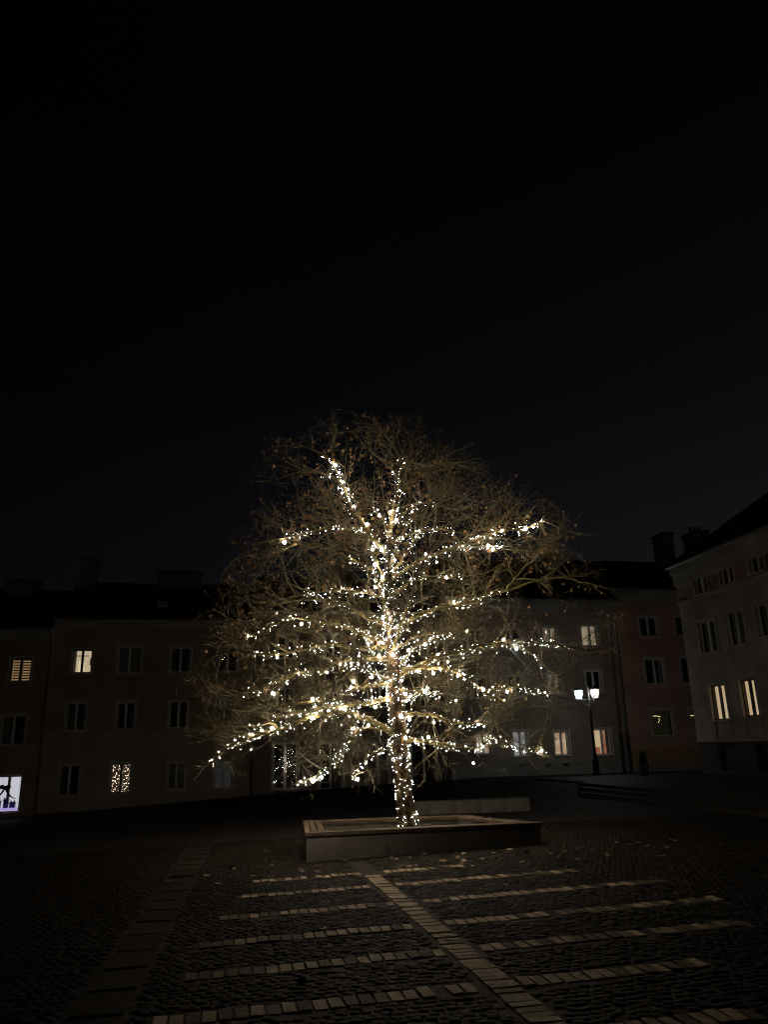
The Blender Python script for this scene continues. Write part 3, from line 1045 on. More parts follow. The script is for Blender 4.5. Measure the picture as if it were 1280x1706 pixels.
box_part('string_course', M['plinth_light'], D, FB, sCD + 0.02, sDE - 0.02, Z(960, 1271), Z(960, 1266), 0.003, 0.05)
for (r, kind), h in zip(WD, hD):
    s0, s1, z0_, z1 = h
    if kind == 'red':
        w_ = window(FB, D, h, 'none', 'frame')
        b = MB()
        b.poly([FB.at(s0 - 0.1, z0_ - 0.1, -0.9), FB.at(s1 + 0.1, z0_ - 0.1, -0.9), FB.at(s1 + 0.1, z1 + 0.1, -0.9), FB.at(s0 - 0.1, z1 + 0.1, -0.9)])
        b.build('lit_wall', M['lit_peach'], w_)
        b = MB()
        xs = np.linspace(s1 - 0.42, s1 - 0.2, 9)
        for i in range(8):
            n0, n1 = -0.35 + 0.03 * (i % 2), -0.35 + 0.03 * ((i + 1) % 2)
            b.poly([FB.at(xs[i], z0_, n0), FB.at(xs[i + 1] + 0.05, z0_, n1), FB.at(xs[i + 1], z1, n1), FB.at(xs[i], z1, n0)])
        b.build('red_curtain', M['lit_red'], w_)
        box_part('red_cushion', M['lit_red'], w_, FB, s0 + 0.1, s0 + 0.55, z0_ + 0.05, z0_ + 0.4, -0.6, -0.45)
    else:
        window(FB, D, h, kind)
chimney(FB, D_roof, FB.px(951, 905)[0], FB.px(973, 905)[0], Z(960, 940), Z(960, 882), -4.6, -3.6)
for xx, yy in ((914, 1275), (870, 1273), (943, 1273)):
    r = rect_px(FB, xx - 4, xx + 4, yy - 3, yy + 3)
    box_part('vent', M['iron'], D, FB, *r, 0.003, 0.03)
s_dp = [downpipe(FB, D, 0, 1005, 1054, 1286, 1222, s_at=sDE - 0.16 - 0.42 * k, r=0.06) for k in range(2)]
for k in range(2):
    downpipe(FB, C_house, 0, 1025, 755, 1312, 1268, s_at=sCD - 0.14 - 0.4 * k, r=0.06)

# house E, brick red
WE = [((1067, 1096, 1028, 1060), 'dark'), ((1127, 1155, 1026, 1058), 'dark'), ((1077, 1108, 1098, 1139), 'dark'), ((1137, 1167, 1096, 1138), 'dark'),
      ((1088, 1123, 1182, 1226), 'olive'), ((1151, 1185, 1181, 1225), 'olive')]
hE = [rect_px(FB, *r) for r, _ in WE]
E_, E_roof = house('house', 'brick red house with a yellow base beside the right corner building', FB, 0, 0, sDE + 0.01, sE1, -0.2, Z(1080, 983), Z(1080, 906),
                   [(Z(1110, 1276), 'plinth_light'), (Z(1110, 1247), 'pl_e3'), (Z(1110, 1152), 'pl_e2'), (Z(1080, 983) - 0.01, 'pl_e')], hE, cor=0.75)
box_part('string_course', M['pl_e2'], E_, FB, sDE + 0.02, sE1 - 0.02, Z(1110, 1153), Z(1110, 1141), 0.003, 0.06)
M['cafe_bulb'] = emit('cafe_bulb', (1.0, 0.85, 0.4), 3.0)
for (r, kind), h in zip(WE, hE):
    s0, s1, z0_, z1 = h
    if kind == 'olive':
        w_ = window(FB, E_, h, 'lit_olive', 'frame', mull=0)
        C_ = [FB.at(s0 + 0.3 + 0.06 * k + rnd.gauss(0, 0.01), z1 - 0.36 + rnd.gauss(0, 0.015), -0.35) for k in range(8)]
        C_ += [FB.at(s0 + 0.62 + rnd.gauss(0, 0.02), z1 - 0.5 - 0.07 * k, -0.35) for k in range(4)]
        o = link('bulbs', bulbs_mesh('bulbs', C_, [0.016] * len(C_)), M['cafe_bulb'], w_)
        o['kind'] = 'stuff'
    else:
        window(FB, E_, h, kind)
F44 = Facade('u', 44.0)
chimney(FB, E_roof, F44.px(1107, 900)[0], F44.px(1123, 900)[0], F44.px(1115, 940)[1], F44.px(1115, 890)[1], -3.4, -2.0, 0)
F46 = Facade('u', 45.5)
chimney(FB, E_roof, F46.px(1163, 900)[0], F46.px(1184, 900)[0], F46.px(1170, 930)[1], F46.px(1170, 886)[1], -5.2, -3.5, 3)
# dormer window on E's roof
b = MB()
s_ = FB.px(1107, 958)[0]
b.box(FB.at, s_ - 0.35, s_ + 0.35, Z(1107, 985) + 0.9, Z(1107, 985) + 1.45, -2.2, -0.6)
dm = b.build('dormer', M['roof'], E_roof)
box_part('pane', M['glass'], dm, FB, s_ - 0.24, s_ + 0.24, Z(1107, 985) + 0.98, Z(1107, 985) + 1.38, -0.597, -0.59)

# the corner building on the right, its front running towards the viewer
FR = Facade('w', 19.0)
RZ = lambda x, y: FR.px(x, y)[1]
u_far, u_near = 30.1, 9.0
WR = [((1157.5, 1178, 957, 990), 'dark'), ((1200, 1222, 938, 974), 'dark'), ((1248, 1272, 916, 954), 'dark'),
      ((1166, 1195, 1033, 1088), 'net'), ((1212, 1242, 1018, 1076), 'net'), ((1262, 1296, 1003, 1060), 'net'),
      ((1186, 1213, 1140, 1200), 'lamp'), ((1236, 1264, 1131, 1194), 'lamp'), ((1292, 1330, 1120, 1188), 'dark')]
hR = [rect_px(FR, *r) for r, _ in WR]
z_eR, z_pl = 8.95, 1.64
holes_door = [rect_px(FR, 1200, 1226, 1246, 1287), rect_px(FR, 1262, 1300, 1246, 1292)]
hz = [(a_, b_, 0.5, 1.5) for a_, b_, _, _ in holes_door]
R_, R_roof = house('corner_building', 'peeling grey corner building on the right with two tall lit windows', FR, 0, 0, u_near, u_far, 0.05, z_eR, 13.0,
                   [(z_pl, 'plinth'), (RZ(1200, 985), 'pl_f'), (z_eR - 0.01, 'pl_f2')], hR + hz, cor=0.85, depth=6.0)
for (r, kind), h in zip(WR, hR):
    s0, s1, z0_, z1 = h
    if kind == 'lamp':
        w_ = window(FR, R_, h, 'none', 'brown_frame', mull=1, depth=0.8)
        b = MB()
        b.poly([FR.at(s0 + 0.42, z0_, -0.24), FR.at(s1 - 0.02, z0_, -0.24), FR.at(s1 - 0.02, z1, -0.24), FR.at(s0 + 0.42, z1, -0.24)])
        b.build('lit_curtain', M['lit_peach'], w_)
    else:
        window(FR, R_, h, kind)
for h in hz:
    b = MB()
    b.box(FR.at, h[0] + 0.05, h[1] - 0.05, h[2], h[3] - 0.02, -0.15, -0.1)
    b.build('cellar_door', M['iron'], R_)
box_part('string_course', M['pl_f'], R_, FR, u_near + 0.02, u_far - 0.02, RZ(1200, 985) - 0.05, RZ(1200, 985) + 0.09, 0.003, 0.07)
box_part('string_course', M['pl_f'], R_, FR, u_near + 0.02, u_far - 0.02, z_pl - 0.04, z_pl + 0.08, 0.003, 0.06)
for (a_, c_, d_, e_) in hR[6:8]:
    for q in (a_ - 0.06, c_ - 0.08):
        box_part('apron_strip', M['pl_f'], R_, FR, q, q + 0.14, z_pl + 0.1, d_ - 0.08, 0.003, 0.045)

# ------------------------------------------------------------------ street lamp
lw, lu = 17.2, 36.0
lz = pz(lu)
lamp = tag(empty('street_lamp', P(lw, lu, lz)), 'black street lamp with two glowing lanterns by the steps', 'street lamp')
b = MB()
prof = [(0.0, 0.2), (0.12, 0.2), (0.14, 0.165), (0.75, 0.14), (0.8, 0.17), (0.87, 0.12), (1.15, 0.085)]
b.tube([P(lw, lu, lz + h) for h, _ in prof], [r for _, r in prof], 8)
b.build('base', M['iron'], lamp)
b = MB()
LH = 3.72
b.tube([P(lw, lu, lz + 1.15), P(lw, lu, lz + 2.4), P(lw, lu, lz + LH)], [0.075, 0.062, 0.05], 8)
b.tube([P(lw, lu, lz + LH), P(lw, lu, lz + LH + 0.62), P(lw, lu, lz + LH + 0.72)], [0.03, 0.025, 0.005], 8)
b.build('pole', M['iron'], lamp)
b = MB()
AX, AU = {-1: -0.46, 1: 0.10}, {-1: 0.16, 1: -0.45}
for sg in (-1, 1):
    b.tube([P(lw, lu, lz + LH - 0.35), P(lw + AX[sg] * 0.6, lu + AU[sg] * 0.6, lz + LH - 0.2), P(lw + AX[sg], lu + AU[sg], lz + LH - 0.03)], [0.025, 0.022, 0.02], 6)
b.tube([P(lw + AX[-1], lu + AU[-1], lz + LH - 0.03), P(lw, lu, lz + LH - 0.03), P(lw + AX[1], lu + AU[1], lz + LH - 0.03)], [0.016] * 3, 6)
b.build('arm', M['iron'], lamp)


def lantern_glass(name, col, strength):
    Mt = emit(name, col, strength)
    N_, L_n = Mt.node_tree.nodes, Mt.node_tree.links
    em = [k for k in N_ if k.type == 'EMISSION'][0]
    out = [k for k in N_ if k.type == 'OUTPUT_MATERIAL'][0]
    tr, mx = N_.new('ShaderNodeBsdfTransparent'), N_.new('ShaderNodeMixShader')
    mx.inputs[0].default_value = 0.5
    L_n.new(tr.outputs[0], mx.inputs[1])
    L_n.new(em.outputs[0], mx.inputs[2])
    L_n.new(mx.outputs[0], out.inputs[0])
    return Mt


M['lantern_cool'] = lantern_glass('lantern_cool', (0.55, 0.9, 1.0), 4.2)
M['lantern_warm'] = lantern_glass('lantern_warm', (1.0, 0.84, 0.7), 2.3)
M['lamp_cool'] = emit('lamp_cool', (0.9, 0.98, 1.0), 800.0)
M['lamp_warm'] = emit('lamp_warm', (1.0, 0.87, 0.74), 640.0)
for sg, mm in ((-1, 'lantern_cool'), (1, 'lantern_warm')):
    cw, cu_ = lw + AX[sg], lu + AU[sg]
    zb = lz + LH
    fr_ = MB()
    lo, hi, hh = 0.10, 0.17, 0.42
    for a_, c_ in ((-1, -1), (1, -1), (1, 1), (-1, 1)):
        fr_.tube([P(cw + a_ * lo, cu_ + c_ * lo, zb), P(cw + a_ * hi, cu_ + c_ * hi, zb + hh)], [0.012, 0.012], 4)
    fr_.box(lambda p_, q_, r_: P(cw + p_, cu_ + q_, zb + r_), -lo, lo, -lo, lo, -0.03, 0.0)
    lan = fr_.build('lantern', M['iron'], lamp)
    g = MB()
    k = 0.9
    g.hexa([P(cw + a_ * lo * k, cu_ + c_ * lo * k, zb + 0.012) for a_, c_ in ((-1, -1), (1, -1), (1, 1), (-1, 1))] +
           [P(cw + a_ * hi * k, cu_ + c_ * hi * k, zb + hh - 0.01) for a_, c_ in ((-1, -1), (1, -1), (1, 1), (-1, 1))])
    g.build('glowing_glass', M[mm], lan)
    cc = P(cw, cu_, zb + 0.24)
    me_ = bulbs_mesh('lamp_bulb', [cc], [0.075 if sg < 0 else 0.06])
    link('lamp_bulb', me_, M[mm.replace('lantern', 'lamp')], lan, smooth_shade=True)
    c = MB()
    top = P(cw, cu_, zb + hh + 0.17)
    ring = [P(cw + a_ * 0.2, cu_ + c_ * 0.2, zb + hh + 0.004) for a_, c_ in ((-1, -1), (1, -1), (1, 1), (-1, 1))]
    for i in range(4):
        c.poly([ring[i], ring[(i + 1) % 4], top])
    c.poly(ring)
    c.tube([top - np.array([0, 0, 0.03]), top + np.array([0, 0, 0.08])], [0.02, 0.006], 6)
    c.build('cap', M['iron'], lan)

# ------------------------------------------------------------------ topiary by the downpipes
tu = 30.0
tw = on_u(1075, 1290, tu)[0]
tz = pz(tu)
tp = tag(empty('topiary', P(tw, tu, tz)), 'dark tiered potted topiary standing left of the yellow house base', 'potted plant')
b = MB()
b.tube([P(tw, tu, tz), P(tw, tu, tz + 0.3), P(tw, tu, tz + 0.32)], [0.12, 0.17, 0.18], 10)
b.build('pot', M['pot'], tp)
b = MB()
b.tube([P(tw, tu, tz + 0.3), P(tw, tu, tz + 0.85)], [0.02, 0.015], 6)
b.build('stem', M['twig'], tp)
for k in range(4):
    b = MB()
    zc, rr = tz + 0.36 + 0.13 * k, 0.2 - 0.025 * k
    nn = 150
    for i in range(nn):
        t, v_ = rnd.uniform(0, 6.283), rnd.uniform(0, 1)
        r_ = rr * (1 - 0.6 * v_) * rnd.uniform(0.8, 1.05)
        p = P(tw + r_ * math.cos(t), tu + r_ * math.sin(t), zc + 0.13 * v_)
        d = np.array([rnd.gauss(0, 0.03) for _ in range(3)])
        e = np.array([rnd.gauss(0, 0.03) for _ in range(3)])
        b.poly([p - d, p + e, p + d])
    b.build('foliage_tier', M['topiary'], tp, fix=False)

# ------------------------------------------------------------------ planter, low ledge
pl_out = [(1.2, 12.62), (4.98, 12.66), (4.32, 14.7), (1.36, 14.85)]
top_z = 0.425
cen = np.mean(pl_out, 0)
planter = tag(empty('planter', P(cen[0], cen[1], 0.05)), 'low concrete planter with dark wooden rim around the lit tree', 'planter')
wt = 0.24


def inset(poly, d):
    out = []
    n = len(poly)
    for i in range(n):
        p0, p1, p2 = np.array(poly[i - 1]), np.array(poly[i]), np.array(poly[(i + 1) % n])
        d1, d2 = (p1 - p0) / np.linalg.norm(p1 - p0), (p2 - p1) / np.linalg.norm(p2 - p1)
        n1, n2 = np.array([-d1[1], d1[0]]), np.array([-d2[1], d2[0]])
        bs = n1 + n2
        bs = bs / (bs @ n1)
        out.append(tuple(p1 + bs * d))
    return out


pl_in = inset(pl_out, wt)
pl_rim_o, pl_rim_i = inset(pl_out, -0.03), inset(pl_out, wt + 0.05)
for i in range(4):
    j = (i + 1) % 4
    b = MB()
    n_seg = 3 if i in (0, 2) else 2
    for k in range(n_seg):
        t0, t1 = k / n_seg + (0.001 if k else 0), (k + 1) / n_seg - (0.001 if k < n_seg - 1 else 0)
        lerp = lambda pa, pb, t: (pa[0] + (pb[0] - pa[0]) * t, pa[1] + (pb[1] - pa[1]) * t)
        o0, o1 = lerp(pl_out[i], pl_out[j], t0), lerp(pl_out[i], pl_out[j], t1)
        i0, i1 = lerp(pl_in[i], pl_in[j], t0), lerp(pl_in[i], pl_in[j], t1)
        seg = MB()
        zb_ = [float(gz(*q)) - 0.1 for q in (o0, o1, i1, i0)]
        seg.hexa([P(*o0, zb_[0]), P(*o1, zb_[1]), P(*i1, zb_[2]), P(*i0, zb_[3])] + [P(*q, top_z - 0.05) for q in (o0, o1, i1, i0)])
        seg.build('wall_block', M['concrete'], planter)
    nb = 3
    for k in range(nb):
        t0, t1 = k / nb + 0.03, (k + 1) / nb - 0.03
        ra, rb = [(np.array(pl_rim_o[q]) * (1 - t0) + np.array(pl_rim_i[q]) * t0) for q in (i, j)]
        rc, rd = [(np.array(pl_rim_o[q]) * (1 - t1) + np.array(pl_rim_i[q]) * t1) for q in (j, i)]
        seg = MB()
        dz = rnd.uniform(-0.004, 0.004) + 0.0005 * i
        c4 = [ra, rb, rc, rd]
        seg.hexa([P(*q, top_z - 0.047) for q in c4] + [P(*q, top_z + dz) for q in c4])
        seg.build('board', M['wood'], planter)
nx = 26
b = MB()
soil_p = inset(pl_out, wt - 0.02)
grid = {}
for i in range(nx + 1):
    for j in range(nx + 1):
        s_, t_2 = i / nx, j / nx
        q = (1 - s_) * (1 - t_2) * np.array(soil_p[0]) + s_ * (1 - t_2) * np.array(soil_p[1]) + s_ * t_2 * np.array(soil_p[2]) + (1 - s_) * t_2 * np.array(soil_p[3])
        grid[i, j] = P(q[0], q[1], 0.17 + 0.05 * math.sin(q[0] * 3) * math.cos(q[1] * 4) + rnd.gauss(0, 0.008))
for i in range(nx):
    for j in range(nx):
        b.poly([grid[i, j], grid[i + 1, j], grid[i + 1, j + 1], grid[i, j + 1]])
b.build('soil', M['soil'], planter, smooth_shade=True)

led = tag(empty('stone_ledge', P(6, 20.5, 0.1)), 'long low stone ledge on the ground behind the planter', 'ledge')
pe = on_u(885, 1351, 19.3)
ps = on_u(676, 1358, 19.6)
n_l = 5
for k in range(n_l):
    t0, t1 = k / n_l, (k + 1) / n_l - 0.004
    w0, w1 = ps[0] + (pe[0] - ps[0]) * t0, ps[0] + (pe[0] - ps[0]) * t1
    u0, u1 = 19.6 - 0.3 * t0, 19.6 - 0.3 * t1
    b = MB()
    zt0, zt1 = pe[2] + 0.30 - 0.02 * (1 - t0), pe[2] + 0.30 - 0.02 * (1 - t1)
    zt0 += rnd.uniform(-.006, .006)
    zz = -0.4
    b.hexa([P(w0, u0, zz), P(w1, u1, zz), P(w1, u1 + 0.5, zz), P(w0, u0 + 0.5, zz), P(w0, u0, zt0), P(w1, u1, zt0), P(w1, u1 + 0.5, zt1), P(w0, u0 + 0.5, zt1)])
    b.build('stone_block', M['ledge'], led)

# ------------------------------------------------------------------ the tree
TU = 13.75


def tp_(x, y, d=0.0):
    q = on_u(x, y, TU + d)
    return P(*q)


tree_root_p = tp_(680, 1380)
tree = tag(empty('plane_tree', tree_root_p), 'bare plane tree with a few dead leaves standing in the planter', 'tree')


def resample(pts, rad, step):
    pts = np.asarray(pts, float)
    # Catmull-Rom through the points
    out, ro = [], []
    n = len(pts)
    for i in range(n - 1):
        p0, p1, p2, p3 = pts[max(i - 1, 0)], pts[i], pts[i + 1], pts[min(i + 2, n - 1)]
        k = max(2, int(np.linalg.norm(p2 - p1) / step))
        for j in range(k):
            t = j / k
            out.append(0.5 * (2 * p1 + (p2 - p0) * t + (2 * p0 - 5 * p1 + 4 * p2 - p3) * t * t + (3 * p1 - p0 - 3 * p2 + p3) * t ** 3))
            ro.append(rad[i] + (rad[i + 1] - rad[i]) * t)
    out.append(pts[-1])
    ro.append(rad[-1])
    return np.array(out), np.array(ro)


trunk_px = [(683, 1400), (680, 1372), (675, 1325), (669, 1275), (665, 1220), (659, 1150), (653, 1090), (648, 1030), (647, 970), (648, 905)]
trunk_r = [0.21, 0.165, 0.142, 0.138, 0.136, 0.13, 0.118, 0.092, 0.072, 0.055]
tpts, trad = resample([tp_(*q) for q in trunk_px], trunk_r, 0.09)
b = MB()
nseg = 18
ph = rnd.uniform(0, 6)
for i, p in enumerate(tpts):
    t = tpts[min(i + 1, len(tpts) - 1)] - tpts[max(i - 1, 0)]
    t /= np.linalg.norm(t)
    a_ = np.cross(t, [0, 1, 0]); a_ /= np.linalg.norm(a_)
    c_ = np.cross(t, a_)
    low = math.exp(-i * 0.06)
    for k in range(nseg):
        g = 2 * math.pi * k / nseg
        r_ = trad[i] * (1 + (0.10 * low + 0.03) * math.cos(3 * g + ph + i * 0.05) + 0.04 * math.cos(7 * g + i * 0.4) + rnd.gauss(0, 0.015))
        b.v.append(tuple(p + r_ * (math.cos(g) * a_ + math.sin(g) * c_)))
for i in range(len(tpts) - 1):
    for k in range(nseg):
        k2 = (k + 1) % nseg
        b.f.append((i * nseg + k, i * nseg + k2, (i + 1) * nseg + k2, (i + 1) * nseg + k))
b.build('trunk', M['trunk_bark'], tree, smooth_shade=True)

# limbs: pixel way-points on the trunk plane with a depth offset at the tip, thickness at the root, share of it carrying lights
LIMBS = [
    ([(660, 1228), (622, 1203), (570, 1187), (515, 1196), (468, 1216), (400, 1232), (338, 1282)], -0.9, 0.058, 1.0),
    ([(662, 1222), (600, 1215), (566, 1258), (545, 1283), (503, 1308)], -1.9, 0.03, 1.0),
    ([(658, 1240), (628, 1252), (605, 1270), (589, 1296)], -1.6, 0.025, 1.0),
    ([(656, 1162), (605, 1172), (545, 1178), (480, 1192), (440, 1208), (385, 1212)], 1.2, 0.045, 0.9),
    ([(655, 1138), (600, 1146), (560, 1166), (500, 1172), (440, 1180)], -1.6, 0.04, 0.7),
    ([(652, 1098), (590, 1097), (540, 1112), (480, 1128), (425, 1150), (350, 1165)], 0.5, 0.05, 0.85),
    ([(651, 1075), (600, 1081), (545, 1072), (480, 1086), (440, 1090), (360, 1082)], -1.0, 0.05, 0.8),
    ([(646, 1080), (585, 1048), (530, 1035), (478, 1030), (430, 1055), (370, 1075)], 0.9, 0.045, 0.85),
    ([(648, 1045), (600, 1022), (570, 1004), (520, 998), (440, 1003), (380, 990)], -1.8, 0.04, 0.6),
    ([(648, 1000), (600, 985), (540, 985), (470, 998)], 0.4, 0.035, 0.85),
    ([(647, 985), (610, 945), (560, 920), (500, 905), (430, 930), (400, 900)], 2.0, 0.035, 0.3),
    ([(647, 930), (612, 890), (560, 878), (520, 886), (485, 894), (430, 905)], -0.6, 0.03, 0.85),
    ([(648, 925), (612, 880), (585, 842), (570, 805), (556, 770), (553, 730), (560, 705)], 0.5, 0.045, 0.75),
    ([(572, 808), (545, 790), (500, 788), (450, 800), (425, 805)], 0.9, 0.018, 0.35),
    ([(556, 772), (530, 752), (490, 742), (440, 748)], 0.3, 0.016, 0.2),
    ([(647, 895), (636, 862), (622, 848), (600, 835)], -0.8, 0.028, 0.9),
    ([(648, 905), (655, 850), (666, 800), (668, 768), (653, 738), (640, 715)], 0.0, 0.042, 0.75),
    ([(668, 770), (680, 752), (690, 738), (715, 722)], 0.3, 0.016, 0.1),
    ([(655, 860), (672, 820), (700, 790), (735, 770), (790, 780)], 0.8, 0.025, 0.15),
    ([(652, 880), (680, 850), (715, 838), (760, 850), (800, 840)], -0.9, 0.025, 0.6),
    ([(650, 905), (690, 888), (735, 882), (790, 890), (840, 860)], 0.9, 0.028, 0.55),
    ([(650, 965), (710, 930), (775, 905), (835, 885), (888, 876), (950, 850)], -0.5, 0.04, 0.85),
    ([(760, 912), (790, 912), (820, 910), (850, 915)], -0.9, 0.018, 0.9),
    ([(835, 888), (855, 860), (880, 830), (900, 815)], -0.2, 0.014, 0.1),
    ([(650, 1000), (690, 965), (740, 960), (790, 958), (830, 950)], 1.4, 0.03, 0.7),
    ([(652, 1062), (688, 1030), (735, 1012), (780, 1004), (840, 985), (905, 965), (985, 958)], 0.6, 0.052, 0.6),
    ([(655, 1085), (700, 1058), (745, 1058), (775, 1052), (805, 1075)], -1.5, 0.03, 0.85),
    ([(657, 1128), (690, 1112), (740, 1092), (800, 1078), (850, 1070), (905, 1070), (945, 1078), (1030, 1088)], -0.7, 0.05, 0.8),
    ([(850, 1072), (880, 1085), (905, 1108), (935, 1130)], -0.9, 0.016, 0.7),
    ([(656, 1118), (715, 1112), (765, 1122), (805, 1150), (845, 1170), (905, 1180)], 0.8, 0.045, 0.75),
    ([(658, 1150), (710, 1152), (760, 1165), (800, 1168)], -1.6, 0.032, 0.8),
    ([(808, 1152), (850, 1146), (890, 1150), (940, 1165)], 1.1, 0.016, 0.8),
    ([(662, 1195), (710, 1190), (760, 1204), (810, 1205), (870, 1200)], 0.9, 0.04, 0.7),
    ([(664, 1240), (690, 1234), (735, 1240), (790, 1246), (806, 1240), (818, 1225)], -0.8, 0.042, 1.0),
    ([(800, 1243), (830, 1230), (852, 1244), (880, 1250), (910, 1252)], -0.9, 0.014, 1.0),
    ([(650, 1060), (640, 1010), (628, 960), (612, 930), (600, 905)], -2.2, 0.035, 0.7),
    ([(652, 1090), (668, 1040), (690, 985), (705, 935)], -2.4, 0.035, 0.7),
    ([(652, 1100), (640, 1070), (600, 1050), (560, 1048)], 2.6, 0.035, 0.8),
    ([(655, 1120), (690, 1080), (730, 1060), (770, 1030)], 2.6, 0.035, 0.7),
    ([(658, 1170), (690, 1160), (720, 1140), (750, 1138)], 2.8, 0.035, 0.6),
    ([(656, 1140), (620, 1120), (590, 1110), (555, 1135)], -2.6, 0.03, 0.8),
    ([(648, 960), (680, 920), (700, 880), (720, 830), (745, 800)], 1.6, 0.03, 0.5),
    ([(648, 980), (625, 930), (600, 880), (580, 870), (550, 840)], 1.9, 0.03, 0.5),
    ([(648, 950), (662, 915), (680, 870), (705, 855)], -1.8, 0.028, 0.8),
    ([(668, 800), (640, 770), (610, 745), (585, 715)], -0.7, 0.018, 0.2),
    ([(700, 792), (735, 775), (765, 772), (800, 790)], 0.2, 0.014, 0.0),
    ([(840, 985), (880, 940), (920, 905), (955, 880)], -0.4, 0.02, 0.0),
    ([(940, 962), (985, 975), (1020, 1000), (1042, 1030)], -0.6, 0.010, 0.0),
    ([(480, 1086), (430, 1060), (380, 1030), (350, 1010)], -1.6, 0.018, 0.0),
    ([(430, 930), (400, 925), (375, 950), (360, 985)], 1.8, 0.016, 0.0),
    ([(468, 1216), (430, 1190), (370, 1180), (310, 1150)], -0.2, 0.018, 0.0),
]
limb_paths = []
for pxs, dd, r0, lit in LIMBS:
    d_tot = np.cumsum([0] + [math.dist(pxs[i], pxs[i + 1]) for i in range(len(pxs) - 1)])
    fr_ = d_tot / d_tot[-1]
    start_d = 0.0
    # a limb that leaves another limb starts at that limb's depth
    if abs(pxs[0][0] - np.interp(pxs[0][1], [q[1] for q in reversed(trunk_px)], [q[0] for q in reversed(trunk_px)])) > 14:
        best = None
        for path, rad, _, dep in limb_paths:
            for k in range(0, len(path), 2):
                x, y = project(path[k])
                e = abs(x - pxs[0][0]) + abs(y - pxs[0][1])
                if best is None or e < best[0]:
                    best = (e, dep[k])
        start_d = best[1]
    pts = []
    dep_k = []
    for i, (x, y) in enumerate(pxs):
        wob = 0 if i == 0 else rnd.uniform(-0.12, 0.12)
        d = start_d + (dd - start_d) * fr_[i] + wob
        dep_k.append(d)
        pts.append(tp_(x, y, d))
    rad = [r0 * (1 - 0.8 * f) for f in fr_]
    path, rr = resample(pts, rad, 0.08)
    n = len(path)
    path[1:-1] += rng.normal(0, 0.012, (n - 2, 3))
    dep = np.array([p @ UA - TU for p in path])
    limb_paths.append((path, rr, lit, dep))
    b = MB()
    b.tube(path, rr * (1 + rng.normal(0, 0.05, n)), 7 if r0 > 0.03 else 5)
    b.build('branch', M['bark'], tree, smooth_shade=True)

# outline of the crown: pixel heights -> world height, half widths measured about the trunk plane
SIL = np.array([(670, 560, 690), (700, 480, 735), (740, 412, 775), (790, 412, 860), (840, 415, 960), (880, 385, 990), (950, 362, 1010), (1000, 335, 1050),
                (1050, 315, 1090), (1100, 305, 1080), (1150, 300, 1010), (1200, 285, 985), (1250, 270, 945), (1290, 290, 915), (1330, 400, 560)], float)


def inside(P_):
    q = P_ - CAM
    k = FPX / (q @ fwd)
    x, y = 640 + k * (q @ CR), 853 - k * (q @ CU)
    l = np.interp(y, SIL[:, 0], SIL[:, 1])
    r = np.interp(y, SIL[:, 0], SIL[:, 2])
    dep = q @ UA - TU
    j = np.abs(rng.normal(0, 1, x.shape)) * 32 - 18
    return (x > l + j) & (x < r - j) & (y > 668 + 0.6 * np.maximum(j, 0)) & (y < 1335) & (np.abs(dep) < 3.6)


axis_top = tpts[-1]


def spawn(starts, dirs, length, npts, up, spread, jitter):
    """polylines growing from starts along dirs; returns (n, npts, 3)"""
    n = len(starts)
    d = dirs + rng.normal(0, spread, (n, 3))
    d[:, 2] += up
    d /= np.linalg.norm(d, axis=1)[:, None]
    pts = np.empty((n, npts, 3))
    pts[:, 0] = starts
    for k in range(1, npts):
        d = d + rng.normal(0, jitter, (n, 3))
        d[:, 2] += 0.05 * rng.normal(0.3, 1, n)
        d /= np.linalg.norm(d, axis=1)[:, None]
        pts[:, k] = pts[:, k - 1] + d * (length / (npts - 1))[:, None]
    return pts


def radial(p):
    """outwards from the trunk at each point"""
    z = p[:, 2]
    k = np.clip(np.searchsorted(tpts[:, 2], z), 0, len(tpts) - 1)
    o = p - tpts[k]
    o[:, 2] *= 0.3
    return o / (np.linalg.norm(o, axis=1)[:, None] + 0.05)


# level two off the limbs
S, D, L_ = [], [], []
for path, rr, lit, dep in limb_paths:
    n = len(path)
    seg = np.linalg.norm(np.diff(path, axis=0), axis=1).sum()
    cnt = int(seg * 7)
    for _ in range(cnt):
        f = rnd.uniform(0.12, 1.0) ** 0.8
        k = min(int(f * (n - 1)), n - 2)
        t = path[k + 1] - path[k]
        t = t / np.linalg.norm(t)
        S.append(path[k])
        D.append(t * 0.55)
        L_.append(rnd.uniform(0.45, 1.3) * (1.15 - 0.45 * f))
S, D, L_ = np.array(S), np.array(D), np.array(L_)
D = D + 0.25 * radial(S.copy())
B2 = spawn(S, D, L_, 6, 0.16, 0.5, 0.16)
ok = inside(B2[:, 5]) & inside(B2[:, 3])
B2 = B2[ok]


def children(Bp, per, lmin, lmax, npts, up, spread, jit, fmin=0.15):
    n, k, _ = Bp.shape
    idx = np.repeat(np.arange(n), per)
    f = rng.uniform(fmin, 1.0, len(idx)) * (k - 1)
    i0 = np.minimum(f.astype(int), k - 2)
    t = (f - i0)[:, None]
    st_ = Bp[idx, i0] * (1 - t) + Bp[idx, i0 + 1] * t
    dr = Bp[idx, i0 + 1] - Bp[idx, i0]
    dr /= np.linalg.norm(dr, axis=1)[:, None]
    Bn = spawn(st_, dr * 0.7, rng.uniform(lmin, lmax, len(idx)), npts, up, spread, jit)
    return Bn[inside(Bn[:, -1])]


B3 = children(B2, 5, 0.2, 0.75, 5, 0.12, 0.5, 0.2)
B4 = children(B3, 3, 0.08, 0.32, 3, 0.06, 0.55, 0.25)
print('twigs', len(B2), len(B3), len(B4))


